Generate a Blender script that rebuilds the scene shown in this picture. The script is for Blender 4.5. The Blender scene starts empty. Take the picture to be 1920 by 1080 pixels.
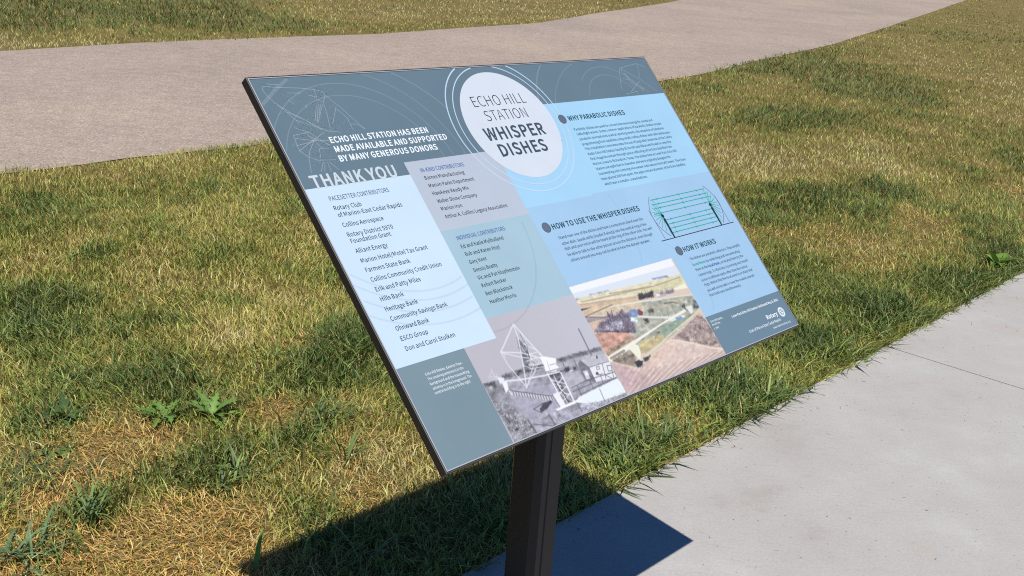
import bpy, bmesh, math, random
import numpy as np
from mathutils import Vector, Matrix

sc = bpy.context.scene
COL = sc.collection
R = math.radians

# ------------------------------------------------------------------ camera
CAM_H = 1.32062
PITCH, ROLL = 0.356002, 0.0923828
cam = bpy.data.cameras.new('camera'); camo = bpy.data.objects.new('camera', cam); COL.objects.link(camo)
fwd = Vector((0, math.cos(PITCH), -math.sin(PITCH))); rt = Vector((1, 0, 0)); up = rt.cross(fwd)
r2 = rt * math.cos(ROLL) + up * math.sin(ROLL); u2 = up * math.cos(ROLL) - rt * math.sin(ROLL)
m = Matrix.Identity(4)
for i in range(3):
    m[i][0] = r2[i]; m[i][1] = u2[i]; m[i][2] = -fwd[i]
m[2][3] = CAM_H
camo.matrix_world = m
cam.sensor_width = 36.0; cam.lens = 36.0 * 2087.86 / 1920.0
cam.shift_x = -106.2 / 1920.0; cam.shift_y = 85.63 / 1920.0
cam.clip_start = 0.05; cam.clip_end = 2000
sc.camera = camo

# ------------------------------------------------------------------ light
SUN_AZ, SUN_EL = R(-69.22), R(66.05)
sdir = Vector((math.cos(SUN_EL) * math.cos(SUN_AZ), math.cos(SUN_EL) * math.sin(SUN_AZ), math.sin(SUN_EL)))
sun = bpy.data.lights.new('sun', 'SUN'); sun.energy = 4.6; sun.angle = R(0.5); sun.color = (1.0, 0.95, 0.88)
suno = bpy.data.objects.new('sun', sun); COL.objects.link(suno)
suno.rotation_euler = sdir.to_track_quat('Z', 'Y').to_euler(); suno.location = (2, -4, 10)
w = bpy.data.worlds.new('World'); sc.world = w; w.use_nodes = True
nt = w.node_tree; bg = nt.nodes['Background']
sky = nt.nodes.new('ShaderNodeTexSky'); sky.sky_type = 'NISHITA'; sky.sun_disc = False
sky.sun_elevation = SUN_EL; sky.sun_rotation = R(90) - SUN_AZ
sky.air_density = 1.0; sky.dust_density = 0.0; sky.ozone_density = 6.0
tint = nt.nodes.new('ShaderNodeMix'); tint.data_type = 'RGBA'; tint.blend_type = 'MULTIPLY'; tint.inputs[0].default_value = 1.0
tint.inputs[7].default_value = (0.72, 1.05, 1.42, 1)                  # cool sky against the camera's sun white balance
nt.links.new(sky.outputs[0], tint.inputs[6]); nt.links.new(tint.outputs[2], bg.inputs[0]); bg.inputs[1].default_value = 0.05
sc.view_settings.view_transform = 'Standard'; sc.view_settings.look = 'None'
sc.view_settings.exposure = 0.0; sc.view_settings.gamma = 1.0
sc.cycles.use_denoising = False; sc.cycles.use_adaptive_sampling = False; sc.cycles.filter_width = 1.1; sc.cycles.max_bounces = 6; sc.cycles.diffuse_bounces = 3; sc.cycles.glossy_bounces = 2
sc.cycles.transmission_bounces = 2; sc.cycles.transparent_max_bounces = 6

# ------------------------------------------------------------------ helpers
def lin(c, k=1.0):
    return tuple(k * ((v / 255 / 12.92) if v / 255 <= 0.04045 else ((v / 255 + 0.055) / 1.055) ** 2.4) for v in c)

def mesh_obj(name, verts, faces, mats=(), parent=None, fm=None, smooth=False):
    me = bpy.data.meshes.new(name); me.from_pydata([tuple(v) for v in verts], [], [tuple(f) for f in faces]); me.update()
    for mt in (mats if isinstance(mats, (list, tuple)) else [mats]): me.materials.append(mt)
    if fm: me.polygons.foreach_set('material_index', fm)
    if smooth: me.polygons.foreach_set('use_smooth', [True] * len(me.polygons))
    o = bpy.data.objects.new(name, me); COL.objects.link(o)
    if parent: o.parent = parent
    return o

def fast_mesh(name, V, F, colors, mat, parent=None):
    """V (n,3) float, F (m,3) int triangles, colors (n,3) linear."""
    me = bpy.data.meshes.new(name)
    me.vertices.add(len(V)); me.vertices.foreach_set('co', V.astype(np.float32).ravel())
    k = F.shape[1]
    me.loops.add(F.size); me.loops.foreach_set('vertex_index', F.astype(np.int32).ravel())
    me.polygons.add(len(F)); me.polygons.foreach_set('loop_start', np.arange(0, F.size, k, dtype=np.int32))
    me.update(calc_edges=True)
    a = me.color_attributes.new('Col', 'FLOAT_COLOR', 'POINT')
    c4 = np.ones((len(V), 4), np.float32); c4[:, :3] = colors
    a.data.foreach_set('color', c4.ravel())
    me.materials.append(mat); me.validate()
    o = bpy.data.objects.new(name, me); COL.objects.link(o)
    if parent: o.parent = parent
    return o

def tag(o, label=None, cat=None, group=None, kind=None):
    if label: o['label'] = label
    if cat: o['category'] = cat
    if group: o['group'] = group
    if kind: o['kind'] = kind
    return o

def pmat(name, color, rough=0.6, metal=0.0, spec=0.5):
    mt = bpy.data.materials.new(name); mt.use_nodes = True
    b = mt.node_tree.nodes['Principled BSDF']
    b.inputs['Base Color'].default_value = (*color, 1); b.inputs['Roughness'].default_value = rough
    b.inputs['Metallic'].default_value = metal; b.inputs['Specular IOR Level'].default_value = spec
    return mt

class NB:
    """small node builder"""
    def __init__(s, mt):
        s.t = mt.node_tree; s.b = s.t.nodes['Principled BSDF']; s.pos = s.t.nodes.new('ShaderNodeNewGeometry').outputs['Position']
    def n(s, kind, **kw):
        q = s.t.nodes.new(kind)
        for k, v in kw.items(): setattr(q, k, v)
        return q
    def l(s, a, b): s.t.links.new(a, b)
    def noise(s, scale, detail=4, rough=0.55, vec=None):
        q = s.n('ShaderNodeTexNoise'); q.inputs['Scale'].default_value = scale; q.inputs['Detail'].default_value = detail
        q.inputs['Roughness'].default_value = rough; s.l(vec or s.pos, q.inputs['Vector']); return q.outputs['Fac']
    def voro(s, scale, feature='F1', vec=None):
        q = s.n('ShaderNodeTexVoronoi'); q.feature = feature; q.inputs['Scale'].default_value = scale; s.l(vec or s.pos, q.inputs['Vector']); return q
    def ramp(s, fac, stops):
        q = s.n('ShaderNodeValToRGB'); e = q.color_ramp.elements
        while len(e) < len(stops): e.new(0.5)
        for i, (p, c) in enumerate(stops):
            e[i].position = p; e[i].color = (*c, 1) if len(c) == 3 else c
        s.l(fac, q.inputs[0]); return q.outputs[0]
    def mix(s, fac, a, b, mode='MIX'):
        q = s.n('ShaderNodeMix'); q.data_type = 'RGBA'; q.blend_type = mode
        for sock, v in ((q.inputs[0], fac), (q.inputs[6], a), (q.inputs[7], b)):
            if hasattr(v, 'links'): s.l(v, sock)
            elif isinstance(v, (int, float)): sock.default_value = v
            else: sock.default_value = (*v, 1)
        return q.outputs[2]
    def bump(s, h, strength, dist):
        q = s.n('ShaderNodeBump'); q.inputs['Strength'].default_value = strength; q.inputs['Distance'].default_value = dist
        s.l(h, q.inputs['Height']); s.l(q.outputs[0], s.b.inputs['Normal'])
AERIAL = [
 ('P',[(383.5,414.8),(660.8,414.6),(660,434.8),(384.7,430.1)],(236, 241, 246),0),
 ('P',[(384.2,426.3),(660.5,429.5),(663.2,450.4),(385.7,440)],(212, 225, 238),0),
 ('P',[(385.2,436.2),(661.7,447.3),(662.7,467.9),(384.2,455.4)],(226, 216, 170),0.05),
 ('P',[(385.4,444.8),(526.9,461.1),(520.7,471.3),(449.8,464.2),(383.6,467.3)],(222, 188, 145),0.06),
 ('P',[(537.4,448),(663.8,454.5),(661.1,472.1),(534.6,460.7)],(217, 212, 152),0.05),
 ('P',[(621.5,469),(661.2,464.8),(661.6,474.9),(628.8,472.2)],(242, 238, 208),0),
 ('P',[(455.9,463),(525.4,472.3),(534.7,488.5),(431.5,474.8),(392.5,468.6)],(212, 188, 152),0.07),
 ('P',[(382.8,468.3),(430.9,480),(407.7,483.8),(384.6,479.3)],(152, 142, 145),0.1),
 ('P',[(384.4,479.5),(437,481),(415.7,495.5),(385.8,493)],(214, 180, 150),0.06),
 ('P',[(526.3,471.2),(662.1,490.1),(661.6,514.7),(633.1,524.2),(556.6,544.8),(459.5,555.3),(464.4,522.1),(490.2,498.4),(525.3,486.3)],(168, 172, 150),0.12),
 ('P',[(526.2,485.2),(642.7,489.1),(649.1,495.9),(560.1,494.3)],(190, 185, 155),0.1),
 ('P',[(543.5,523.8),(615.4,521.4),(628.8,524.5),(552,541.2),(525.1,537.1)],(142, 168, 142),0.1),
 ('P',[(585.2,439.7),(625.9,442.2),(627.7,445.8),(584.3,443.2)],(122, 138, 176),0.2),
 ('P',[(420.7,435),(466.4,437.9),(465.6,439.7),(420.6,437.4)],(150, 165, 190),0.2),
 ('P',[(385.6,435.6),(394.7,436.6),(394,438.9),(385.2,438.4)],(160, 170, 180),0.2),
 ('L',[(394,444.2),(570.8,453)],(176, 160, 135),3),
 ('L',[(465.2,443.9),(577.6,453.9),(657.8,452)],(168, 150, 120),2.2),
 ('L',[(388.1,447.8),(524.9,463.7)],(190, 160, 125),2),
 ('L',[(387.1,444.7),(515.8,456.7)],(236, 226, 190),2.2),
 ('L',[(533.2,462.5),(623.6,464.2)],(190, 185, 140),1.5),
 ('P',[(529.5,457.8),(540.8,458.5),(542.8,462),(549.4,460.9),(570.2,460.7),(565.2,472.1),(545.5,470.3),(524.2,469.2)],(62, 56, 68),0.35),
 ('P',[(568.4,467.6),(598,466.6),(623.9,469.5),(619.6,476.1),(573.3,473.3)],(152, 140, 152),0.35),
 ('P',[(571,467.6),(581.2,468.3),(581.9,473.1),(573.3,473.3)],(225, 225, 225),0.1),
 ('L',[(488.7,468.4),(573.5,477.8),(663.1,489)],(222, 222, 212),2.5),
 ('L',[(449,465.2),(525.4,472.3),(579,480.3)],(238, 230, 205),2),
 ('L',[(580.1,488.4),(602,490.2),(613.8,494.9)],(110, 100, 85),3),
 ('P',[(383.6,454),(411,457.1),(383.2,458)],(72, 76, 104),0),
 ('L',[(383.4,468.4),(457.7,462.9)],(132, 116, 100),2.2),
 ('L',[(383.4,468.4),(430.9,480)],(120, 105, 110),2.2),
 ('P',[(383.1,496.7),(409.6,486.7),(426.7,481),(442.6,473.6),(447.4,480.9),(472,476.2),(479.7,482.2),(484.7,487.1),(490.2,498.4),(477.5,519.1),(424.1,506.8)],(116, 104, 122),0.5),
 ('P',[(409.8,498.9),(430.7,489.3),(460.2,491.3),(456.4,505.3),(426.2,504.1)],(158, 150, 172),0.45),
 ('P',[(384,495.5),(420.9,502.1),(479.3,515.8),(474.8,520.2),(409.5,503.7)],(88, 78, 92),0.3),
 ('L',[(435,490.3),(437.5,471.2)],(70, 62, 85),2),
 ('L',[(442.7,484.8),(448.6,472.5)],(70, 62, 85),2),
 ('L',[(459.2,483.7),(474,475.9)],(75, 68, 95),2),
 ('L',[(407.2,493.4),(410,484.4)],(80, 70, 95),2),
 ('P',[(479.7,482.2),(493.6,480.4),(511.7,482.7),(518.7,489.9),(512.9,494.9),(493.2,494.6),(477.7,489.2)],(112, 134, 182),0.15),
 ('P',[(511.7,482.7),(518.5,491.1),(512.9,495.4),(503.4,495.5)],(152, 48, 66),0),
 ('P',[(484.4,492.1),(498.6,496.9),(492.2,502.7),(479.1,498.8)],(196, 222, 226),0.2),
 ('P',[(530.8,489.6),(548.5,489.8),(545.6,497.1),(529.4,495.9)],(112, 98, 88),0.3),
 ('P',[(508.8,503.3),(520.5,501.5),(520.2,511.1),(508.2,512.3)],(82, 78, 78),0.2),
 ('L',[(502.8,495.3),(536.3,504.9),(577.9,514.4)],(224, 224, 210),5),
 ('L',[(507,502.4),(529.4,531.8)],(190, 188, 170),2),
 ('L',[(576.7,501.9),(574.4,511.8)],(120, 115, 105),1.5),
 ('L',[(556.3,501.1),(554.1,507.1)],(120, 115, 105),1.5),
 ('P',[(567.9,517.3),(610.8,517.4),(616.5,522.4),(571.7,522)],(216, 226, 218),0),
 ('P',[(587,517.6),(604.1,518.2),(606.6,523.2),(588.6,522.7)],(108, 150, 208),0),
 ('P',[(384.1,499.8),(419.3,504.1),(461.8,516.5),(464.2,523.2),(385.6,530.8)],(216, 150, 126),0.14),
 ('P',[(385.9,530.4),(464.1,522.5),(476.2,527.5),(388.8,539.7)],(168, 138, 108),0.2),
 ('P',[(474.9,535.8),(537.1,536.2),(534.4,545),(468,558),(463.1,543.9)],(202, 182, 118),0.1),
 ('P',[(386.2,541),(582.5,513.7),(621.9,508.9),(623.9,513.6),(545.3,521.6),(477.1,533.1),(409.3,548.2),(384.4,550)],(242, 237, 220),0),
 ('L',[(391.7,544.8),(429,540.5)],(150, 135, 115),5),
 ('P',[(391.3,547.5),(441.7,542.1),(447.5,557),(435.1,568.3),(444.6,576.2),(395.2,553.3)],(142, 128, 108),0.25),
 ('P',[(576.1,544.5),(653.9,523.7),(661.4,538.8),(669,596.6),(633.5,584.9),(587.6,563.4),(548.5,550)],(166, 140, 132),0.35),
 ('P',[(536.9,550.1),(551.6,550.8),(587.1,564),(638.7,588.3),(669.8,598.1),(663,610.4),(382.6,606.7),(389.6,551.9),(436.9,574.9),(469.1,570.1),(507.8,558.4)],(222, 192, 176),0.06),
 ('P',[(389.6,551.9),(413.5,564.9),(451.4,592.1),(465.2,610.6),(382.6,606.7)],(205, 168, 168),0.08),
 ('P',[(461.6,570.5),(533.5,554.3),(556.6,567.8),(463.7,585.8)],(226, 190, 168),0.06),
 ('L',[(383.6,607.6),(453.4,583)],(236, 212, 200),1.3),
 ('L',[(389.9,607.7),(460.2,583.6)],(186, 150, 138),1.3),
 ('L',[(396.3,607.8),(467.1,584.2)],(186, 150, 138),1.3),
 ('L',[(402.8,607.9),(474.1,584.8)],(236, 212, 200),1.3),
 ('L',[(409.2,608),(481,585.4)],(186, 150, 138),1.3),
 ('L',[(415.7,608.1),(488,586)],(186, 150, 138),1.3),
 ('L',[(422.3,608.2),(495.1,586.6)],(236, 212, 200),1.3),
 ('L',[(428.9,608.3),(502.1,587.2)],(186, 150, 138),1.3),
 ('L',[(435.5,608.4),(509.3,587.8)],(186, 150, 138),1.3),
 ('L',[(442.1,608.5),(516.4,588.4)],(236, 212, 200),1.3),
 ('L',[(448.8,608.6),(523.6,589)],(186, 150, 138),1.3),
 ('L',[(455.5,608.7),(530.9,589.7)],(186, 150, 138),1.3),
 ('L',[(462.3,608.8),(538.1,590.3)],(236, 212, 200),1.3),
 ('L',[(469.1,608.9),(545.5,590.9)],(186, 150, 138),1.3),
 ('L',[(475.9,609),(552.8,591.6)],(186, 150, 138),1.3),
 ('L',[(482.8,609.2),(560.2,592.2)],(236, 212, 200),1.3),
 ('L',[(489.7,609.3),(567.7,592.9)],(186, 150, 138),1.3),
 ('L',[(496.6,609.4),(575.2,593.5)],(186, 150, 138),1.3),
 ('L',[(503.6,609.5),(582.7,594.2)],(236, 212, 200),1.3),
 ('L',[(510.7,609.6),(590.3,594.8)],(186, 150, 138),1.3),
 ('L',[(517.7,609.7),(597.9,595.5)],(186, 150, 138),1.3),
 ('L',[(524.8,609.8),(605.6,596.1)],(236, 212, 200),1.3),
 ('L',[(532,609.9),(613.3,596.8)],(186, 150, 138),1.3),
 ('L',[(539.2,610),(621.1,597.5)],(186, 150, 138),1.3),
 ('L',[(546.4,610.1),(628.9,598.1)],(236, 212, 200),1.3),
 ('L',[(553.7,610.2),(636.7,598.8)],(186, 150, 138),1.3),
 ('L',[(561,610.3),(644.6,599.5)],(186, 150, 138),1.3),
 ('L',[(568.3,610.5),(652.6,600.2)],(236, 212, 200),1.3),
 ('L',[(575.7,610.6),(660.6,600.9)],(186, 150, 138),1.3),
 ('L',[(583.2,610.7),(668.6,601.6)],(186, 150, 138),1.3),
 ('L',[(590.7,610.8),(676.7,602.3)],(236, 212, 200),1.3),
 ('L',[(598.2,610.9),(684.8,603)],(186, 150, 138),1.3),
 ('L',[(605.8,611),(693,603.7)],(186, 150, 138),1.3),
 ('L',[(613.4,611.1),(701.2,604.4)],(236, 212, 200),1.3),
 ('L',[(621,611.3),(709.5,605.1)],(186, 150, 138),1.3),
 ('L',[(628.7,611.4),(717.9,605.8)],(186, 150, 138),1.3),
 ('L',[(636.5,611.5),(726.3,606.6)],(236, 212, 200),1.3),
 ('L',[(644.3,611.6),(734.7,607.3)],(186, 150, 138),1.3),
 ('L',[(652.1,611.7),(743.2,608)],(186, 150, 138),1.3),
 ('L',[(660,611.8),(751.7,608.8)],(236, 212, 200),1.3),
 ('L',[(668,612),(760.3,609.5)],(186, 150, 138),1.3),
 ('L',[(675.9,612.1),(769,610.3)],(186, 150, 138),1.3),
 ('L',[(684,612.2),(777.7,611)],(236, 212, 200),1.3),
 ('L',[(692.1,612.3),(786.4,611.8)],(186, 150, 138),1.3),
 ('L',[(700.2,612.5),(795.2,612.5)],(186, 150, 138),1.3),
 ('L',[(708.4,612.6),(804.1,613.3)],(236, 212, 200),1.3),
 ('L',[(427,556.5),(388.7,574.9)],(188, 150, 145),1.2),
 ('L',[(434.2,560.6),(393.9,579.6)],(188, 150, 145),1.2),
 ('L',[(441.4,564.7),(399,584.4)],(188, 150, 145),1.2),
 ('L',[(448.7,568.8),(404.2,589.1)],(188, 150, 145),1.2),
 ('L',[(456.1,573),(409.3,593.9)],(188, 150, 145),1.2),
 ('L',[(463.4,577.1),(414.5,598.7)],(188, 150, 145),1.2),
 ('L',[(470.8,581.3),(419.7,603.5)],(188, 150, 145),1.2),
 ('L',[(478.3,585.6),(425,608.4)],(188, 150, 145),1.2),
 ('L',[(485.8,589.8),(430.2,613.2)],(188, 150, 145),1.2),
 ('L',[(493.3,594.1),(435.5,618.1)],(188, 150, 145),1.2),
 ('P',[(389.9,551.5),(376.1,547.8),(379.9,610.1),(383.6,607.6)],(205, 170, 170),0),
 ('L',[(452.2,564.4),(484.1,560.4),(542.2,543.8),(635.1,524.1)],(228, 220, 182),2.6),
 ('L',[(466.4,564.5),(546.7,547.5),(633.6,528.3)],(206, 198, 160),2),
 ('L',[(533.3,552.3),(551.1,551.4),(586.2,565.1),(638,589.2),(668.8,599.2)],(242, 218, 186),3.4),
 ('L',[(395.2,553.3),(412.2,562.2),(442.5,576.6)],(225, 200, 165),2),
 ('P',[(440.6,538.2),(454.1,535.2),(466.4,539.8),(463.6,551.9),(453.3,563.9),(448.8,555.4)],(238, 238, 210),0),
 ('P',[(436.8,563.9),(448.3,562.6),(457.9,567.1),(450.1,573.8),(438,573.5)],(52, 52, 68),0.2),
 ('P',[(460.9,562.5),(482.9,561.9),(470.5,569.2),(459.7,569.3)],(70, 72, 80),0.2),
 ('P',[(628.5,505.9),(646.6,506),(641.5,518.1),(632.6,520.9)],(228, 228, 220),0),
 ('P',[(617.7,503.4),(632,497.9),(625.9,509.8)],(92, 92, 86),0.2),
 ('P',[(657.7,497.8),(666.5,501.9),(662.6,515),(646.6,514)],(102, 118, 118),0.2),
 ('P',[(527.2,530),(532.2,530.7),(531.1,533.5),(526.4,532.8)],(80, 75, 60),0),
 ('P',[(576.3,537.3),(581.9,537.7),(580.7,540),(575.9,539.3)],(230, 230, 215),0),
 ('P',[(510.4,534.7),(514.9,535),(513.2,537.1),(509.2,536.6)],(225, 220, 180),0),
]

ANTENNA = [
 ('P',[(127,519.7),(163.5,517.1),(278.1,521.7),(384.4,528.1),(390.2,601.3),(392.4,613.7),(131,610.2)],(152, 152, 168),0.12),
 ('P',[(276.8,523.6),(383.8,528.9),(385.7,537.3),(279.6,532.3)],(170, 170, 180),0.08),
 ('P',[(167.7,512.9),(213.2,513.7),(237.3,516.4),(281.5,516.9),(332.9,518.8),(384.4,521.4),(381.8,527.9),(277.8,522.1),(207.7,521.7),(162.8,518.2)],(104, 104, 112),0.3),
 ('P',[(127.5,515.6),(149.9,517.2),(149.4,522.8),(127.1,521.4)],(88, 88, 94),0.3),
 ('L',[(165.4,522.4),(200.2,528.6),(231.8,532.7),(253.2,535.7)],(224, 228, 234),4),
 ('P',[(160.6,537.8),(260.2,551.1),(310.9,548.8),(321,560.8),(277.5,569.1),(245.3,588.7),(173.3,584.4)],(163, 162, 184),0.06),
 ('P',[(273.5,540.9),(311.1,544.3),(313.5,564.5),(275,568.4)],(176, 176, 190),0.06),
 ('P',[(129.4,522.1),(170.2,527.6),(162.9,538.5),(129.8,541.6)],(140, 140, 150),0.2),
 ('P',[(127,541.9),(147.5,549.4),(160.9,570),(171.5,587),(175.5,607.5),(131,610.2)],(138, 138, 148),0.55),
 ('P',[(172.7,585.3),(242.7,592.4),(303.4,601.5),(278.5,609.8),(179.6,607.7)],(160, 160, 178),0.15),
 ('P',[(286.3,582.4),(383.3,577.6),(388.8,600.9),(381.4,604),(301.9,599.2),(273.3,587.6)],(226, 240, 246),0),
 ('P',[(331.1,602.8),(385.5,603),(387.6,611.2),(332.1,610)],(152, 154, 160),0.5),
 ('P',[(284.3,593.6),(333.8,603.6),(340.1,612.4),(273.5,608.3)],(165, 165, 180),0.4),
 ('P',[(160.8,523.3),(170.3,523.3),(165.7,537.1),(158.1,538.4)],(236, 240, 242),0),
 ('P',[(157.1,513.6),(168.7,517.5),(163.8,524.1),(156.6,524.2)],(228, 232, 238),0),
 ('L',[(154.2,498.4),(153.9,514.4)],(210, 212, 220),1.5),
 ('L',[(141.9,509),(160.7,513.1)],(210, 212, 220),1.5),
 ('L',[(153.4,505.7),(154.4,512.4)],(210, 212, 220),1.5),
 ('L',[(142.9,513.5),(156.6,515.2)],(210, 212, 220),1.5),
 ('L',[(159.1,507.3),(155.4,517)],(210, 212, 220),1.5),
 ('L',[(152.9,502.4),(143,511.4)],(210, 212, 220),1.5),
 ('P',[(164.4,536.3),(237.6,567),(235.4,574.3),(166.7,544.3)],(196, 198, 208),0),
 ('L',[(167.1,538.4),(166,544.1)],(80, 80, 92),2),
 ('L',[(171.5,540.2),(170.4,545.9)],(80, 80, 92),2),
 ('L',[(175.9,542.1),(174.8,547.8)],(80, 80, 92),2),
 ('L',[(180.4,543.9),(179.3,549.7)],(80, 80, 92),2),
 ('L',[(184.8,545.8),(183.7,551.5)],(80, 80, 92),2),
 ('L',[(189.3,547.7),(188.2,553.4)],(80, 80, 92),2),
 ('L',[(193.8,549.5),(192.7,555.3)],(80, 80, 92),2),
 ('L',[(198.3,551.4),(197.2,557.2)],(80, 80, 92),2),
 ('L',[(202.8,553.3),(201.7,559.1)],(80, 80, 92),2),
 ('L',[(207.4,555.2),(206.2,561)],(80, 80, 92),2),
 ('L',[(211.9,557.1),(210.8,562.9)],(80, 80, 92),2),
 ('L',[(216.5,559),(215.3,564.8)],(80, 80, 92),2),
 ('L',[(221.1,561),(219.9,566.8)],(80, 80, 92),2),
 ('L',[(225.7,562.9),(224.5,568.7)],(80, 80, 92),2),
 ('L',[(230.3,564.8),(229.2,570.7)],(80, 80, 92),2),
 ('L',[(235,566.8),(233.8,572.6)],(80, 80, 92),2),
 ('L',[(164.4,536.3),(237.6,567)],(70, 70, 80),1.6),
 ('L',[(166.4,537.3),(166.3,544.1)],(235, 238, 240),3),
 ('P',[(201.5,578.3),(212.8,572.5),(230.6,572),(231.9,575),(215.9,581.3),(202.1,583.6)],(62, 62, 74),0.15),
 ('L',[(191.2,574.7),(213.4,571.6),(230.3,572.4)],(58, 58, 70),1.6),
 ('L',[(191.2,574.7),(202.1,583.6)],(58, 58, 70),1.6),
 ('P',[(229.9,465.2),(236.8,474.8),(239.7,486.8),(231.4,504.8),(219.3,518.2),(211.5,518.3),(219.3,497.2),(222.2,484.5)],(108, 108, 120),0.2),
 ('L',[(236.2,446),(186.5,480.4)],(220, 226, 232),3.2),
 ('L',[(236.2,446),(244.5,470),(254.1,495.5)],(220, 226, 232),3.6),
 ('L',[(186.5,480.4),(223,491),(248.5,505.3)],(220, 226, 232),3),
 ('L',[(188,482.3),(216.4,496.4),(234.6,503.4)],(220, 226, 232),2.4),
 ('L',[(186.5,480.4),(187.4,501.9),(199.9,541.4)],(220, 226, 232),2.6),
 ('L',[(236.2,446),(231.4,466.7),(216.1,505.2),(199.1,541.9)],(220, 226, 232),3.4),
 ('L',[(231.4,466.7),(239,484.4),(233,514.2),(199.9,541.4)],(220, 226, 232),2.2),
 ('L',[(244.5,470),(236.1,497.1),(265.5,518.3)],(220, 226, 232),2),
 ('L',[(242.3,460.4),(236.2,492.6),(252.8,519.4)],(220, 226, 232),1.8),
 ('L',[(234.2,478.7),(253.7,494.9),(259.4,509.9)],(220, 226, 232),2),
 ('L',[(233.6,496.4),(256.1,497.8),(261.8,515.1)],(220, 226, 232),2),
 ('L',[(224.7,505.2),(250.8,505.4),(257.8,520.8)],(220, 226, 232),2),
 ('L',[(223.3,511.5),(249.1,516.2)],(220, 226, 232),2),
 ('L',[(221.8,517.8),(251.4,521.3)],(220, 226, 232),2),
 ('L',[(199.9,541.4),(245.5,513)],(220, 226, 232),1.8),
 ('L',[(213.6,508.9),(232.7,523),(208,533.8)],(220, 226, 232),1.6),
 ('L',[(246.4,486.3),(258.4,502.9)],(220, 226, 232),1.8),
 ('L',[(226.9,476.8),(231,500.2)],(220, 226, 232),1.6),
 ('L',[(254.3,493.9),(255.8,506.7)],(220, 226, 232),2.6),
 ('L',[(190.3,485.1),(190.1,489.5)],(220, 226, 232),2),
 ('L',[(238.5,464),(240.3,482.4)],(95, 95, 105),1.6),
 ('L',[(240.3,482.4),(232.2,502.8)],(85, 85, 95),1.8),
 ('L',[(233.2,507.5),(236.8,512.9)],(90, 90, 100),2),
 ('P',[(252.5,506.3),(261.6,506.9),(281.9,516.3),(275.9,525.6),(278.3,530.8),(268.9,534.6),(248.9,530.1),(252.3,519.3)],(240, 245, 246),0),
 ('L',[(261.8,515.1),(258.8,527.8)],(175, 178, 186),2),
 ('L',[(248.4,529.9),(277.6,531.8)],(150, 150, 160),2.5),
 ('L',[(262.8,522.1),(277,523.2)],(160, 160, 170),2),
 ('P',[(248.7,534.5),(276.9,536.1),(276,543.8),(251.3,542.6)],(80, 80, 90),0.4),
 ('P',[(252,541.7),(274.7,543.5),(271.2,584.1),(250.5,583.6)],(120, 120, 132),0.5),
 ('L',[(250.4,533.4),(252.1,586.7)],(236, 240, 243),4.2),
 ('L',[(276.5,537.6),(272.5,586.1)],(236, 240, 243),4.2),
 ('L',[(260.1,539.4),(259.2,584.4)],(236, 240, 243),2.4),
 ('L',[(250.6,543.5),(274.2,556.9)],(236, 240, 243),2),
 ('L',[(251.6,550.5),(273.9,563.6)],(236, 240, 243),2.2),
 ('L',[(251.2,563.8),(273.5,574.7)],(236, 240, 243),2.2),
 ('L',[(275.9,546),(254,555.7)],(236, 240, 243),2),
 ('L',[(275.4,559.5),(251,568.2)],(236, 240, 243),2),
 ('L',[(276.2,571),(251.8,579.6)],(236, 240, 243),2),
 ('L',[(255.3,553.8),(268.3,577.7)],(236, 240, 243),1.8),
 ('L',[(253.6,566.7),(270.6,585.1)],(236, 240, 243),1.8),
 ('L',[(248.7,534.5),(280.7,537.2)],(236, 240, 243),3),
 ('L',[(256,552.9),(257.5,563.4)],(52, 52, 60),3),
 ('L',[(264.1,554),(266.4,561.4)],(52, 52, 60),3),
 ('L',[(259.9,566.3),(261.5,574.6)],(52, 52, 60),3),
 ('L',[(260.8,575.5),(261.1,583.4)],(52, 52, 60),3),
 ('P',[(237.9,564.9),(251.2,563.8),(250.6,586.3),(241.1,587)],(232, 236, 240),0),
 ('L',[(238.7,564.6),(241.1,587)],(110, 110, 120),2.4),
 ('P',[(229.8,586.3),(285.6,585.4),(287.7,588.9),(233.1,589.9)],(240, 244, 246),0),
 ('P',[(320.6,533.5),(327.9,530.8),(338.4,549.4),(335.8,570),(315.8,564.4),(315.8,542.1)],(118, 118, 130),0.12),
 ('P',[(326.5,530.9),(386.9,533.5),(385.3,547.9),(336.6,546.1)],(186, 187, 198),0.05),
 ('P',[(336.6,546.1),(385.3,547.9),(382.3,575.5),(335.2,570.8)],(226, 230, 236),0),
 ('L',[(336.6,546.1),(385.3,547.9)],(120, 120, 130),1.8),
 ('L',[(326.5,530.9),(336.6,546.1),(335,569.8)],(90, 90, 100),2),
 ('P',[(320.7,548.3),(329.5,548.4),(327.5,563.1),(318.7,563)],(200, 203, 212),0),
 ('P',[(323.4,551.1),(329.4,551.6),(328.5,557.1),(321.7,556.4)],(236, 238, 240),0),
 ('L',[(351.8,549.5),(358.3,549.6),(356.7,553.9),(350.4,553.6),(351.8,549.5)],(90, 90, 100),1.6),
 ('P',[(344.7,556.9),(350.2,557.3),(349,561.1),(343.3,561)],(70, 70, 80),0),
 ('P',[(363.5,533.1),(367,533.6),(364.3,538),(361.1,537.2)],(80, 80, 90),0),
 ('L',[(367.7,547.9),(358.9,571.3)],(82, 82, 94),1.8),
 ('L',[(375.1,553.4),(384.1,554.7),(376.2,573.8)],(82, 82, 94),1.8),
 ('L',[(375.1,553.4),(371.9,562),(380.9,563.3)],(82, 82, 94),1.8),
 ('L',[(345.8,561.9),(358,562.9)],(82, 82, 94),1.8),
 ('L',[(351.2,563.4),(348.4,576.6)],(82, 82, 94),1.8),
 ('L',[(362,566.3),(372,575)],(82, 82, 94),1.8),
 ('L',[(280,565.7),(320.9,563.1),(401.2,567.6)],(82, 82, 94),1.8),
 ('L',[(280,572.1),(323.2,570.6)],(82, 82, 94),1.8),
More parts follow.
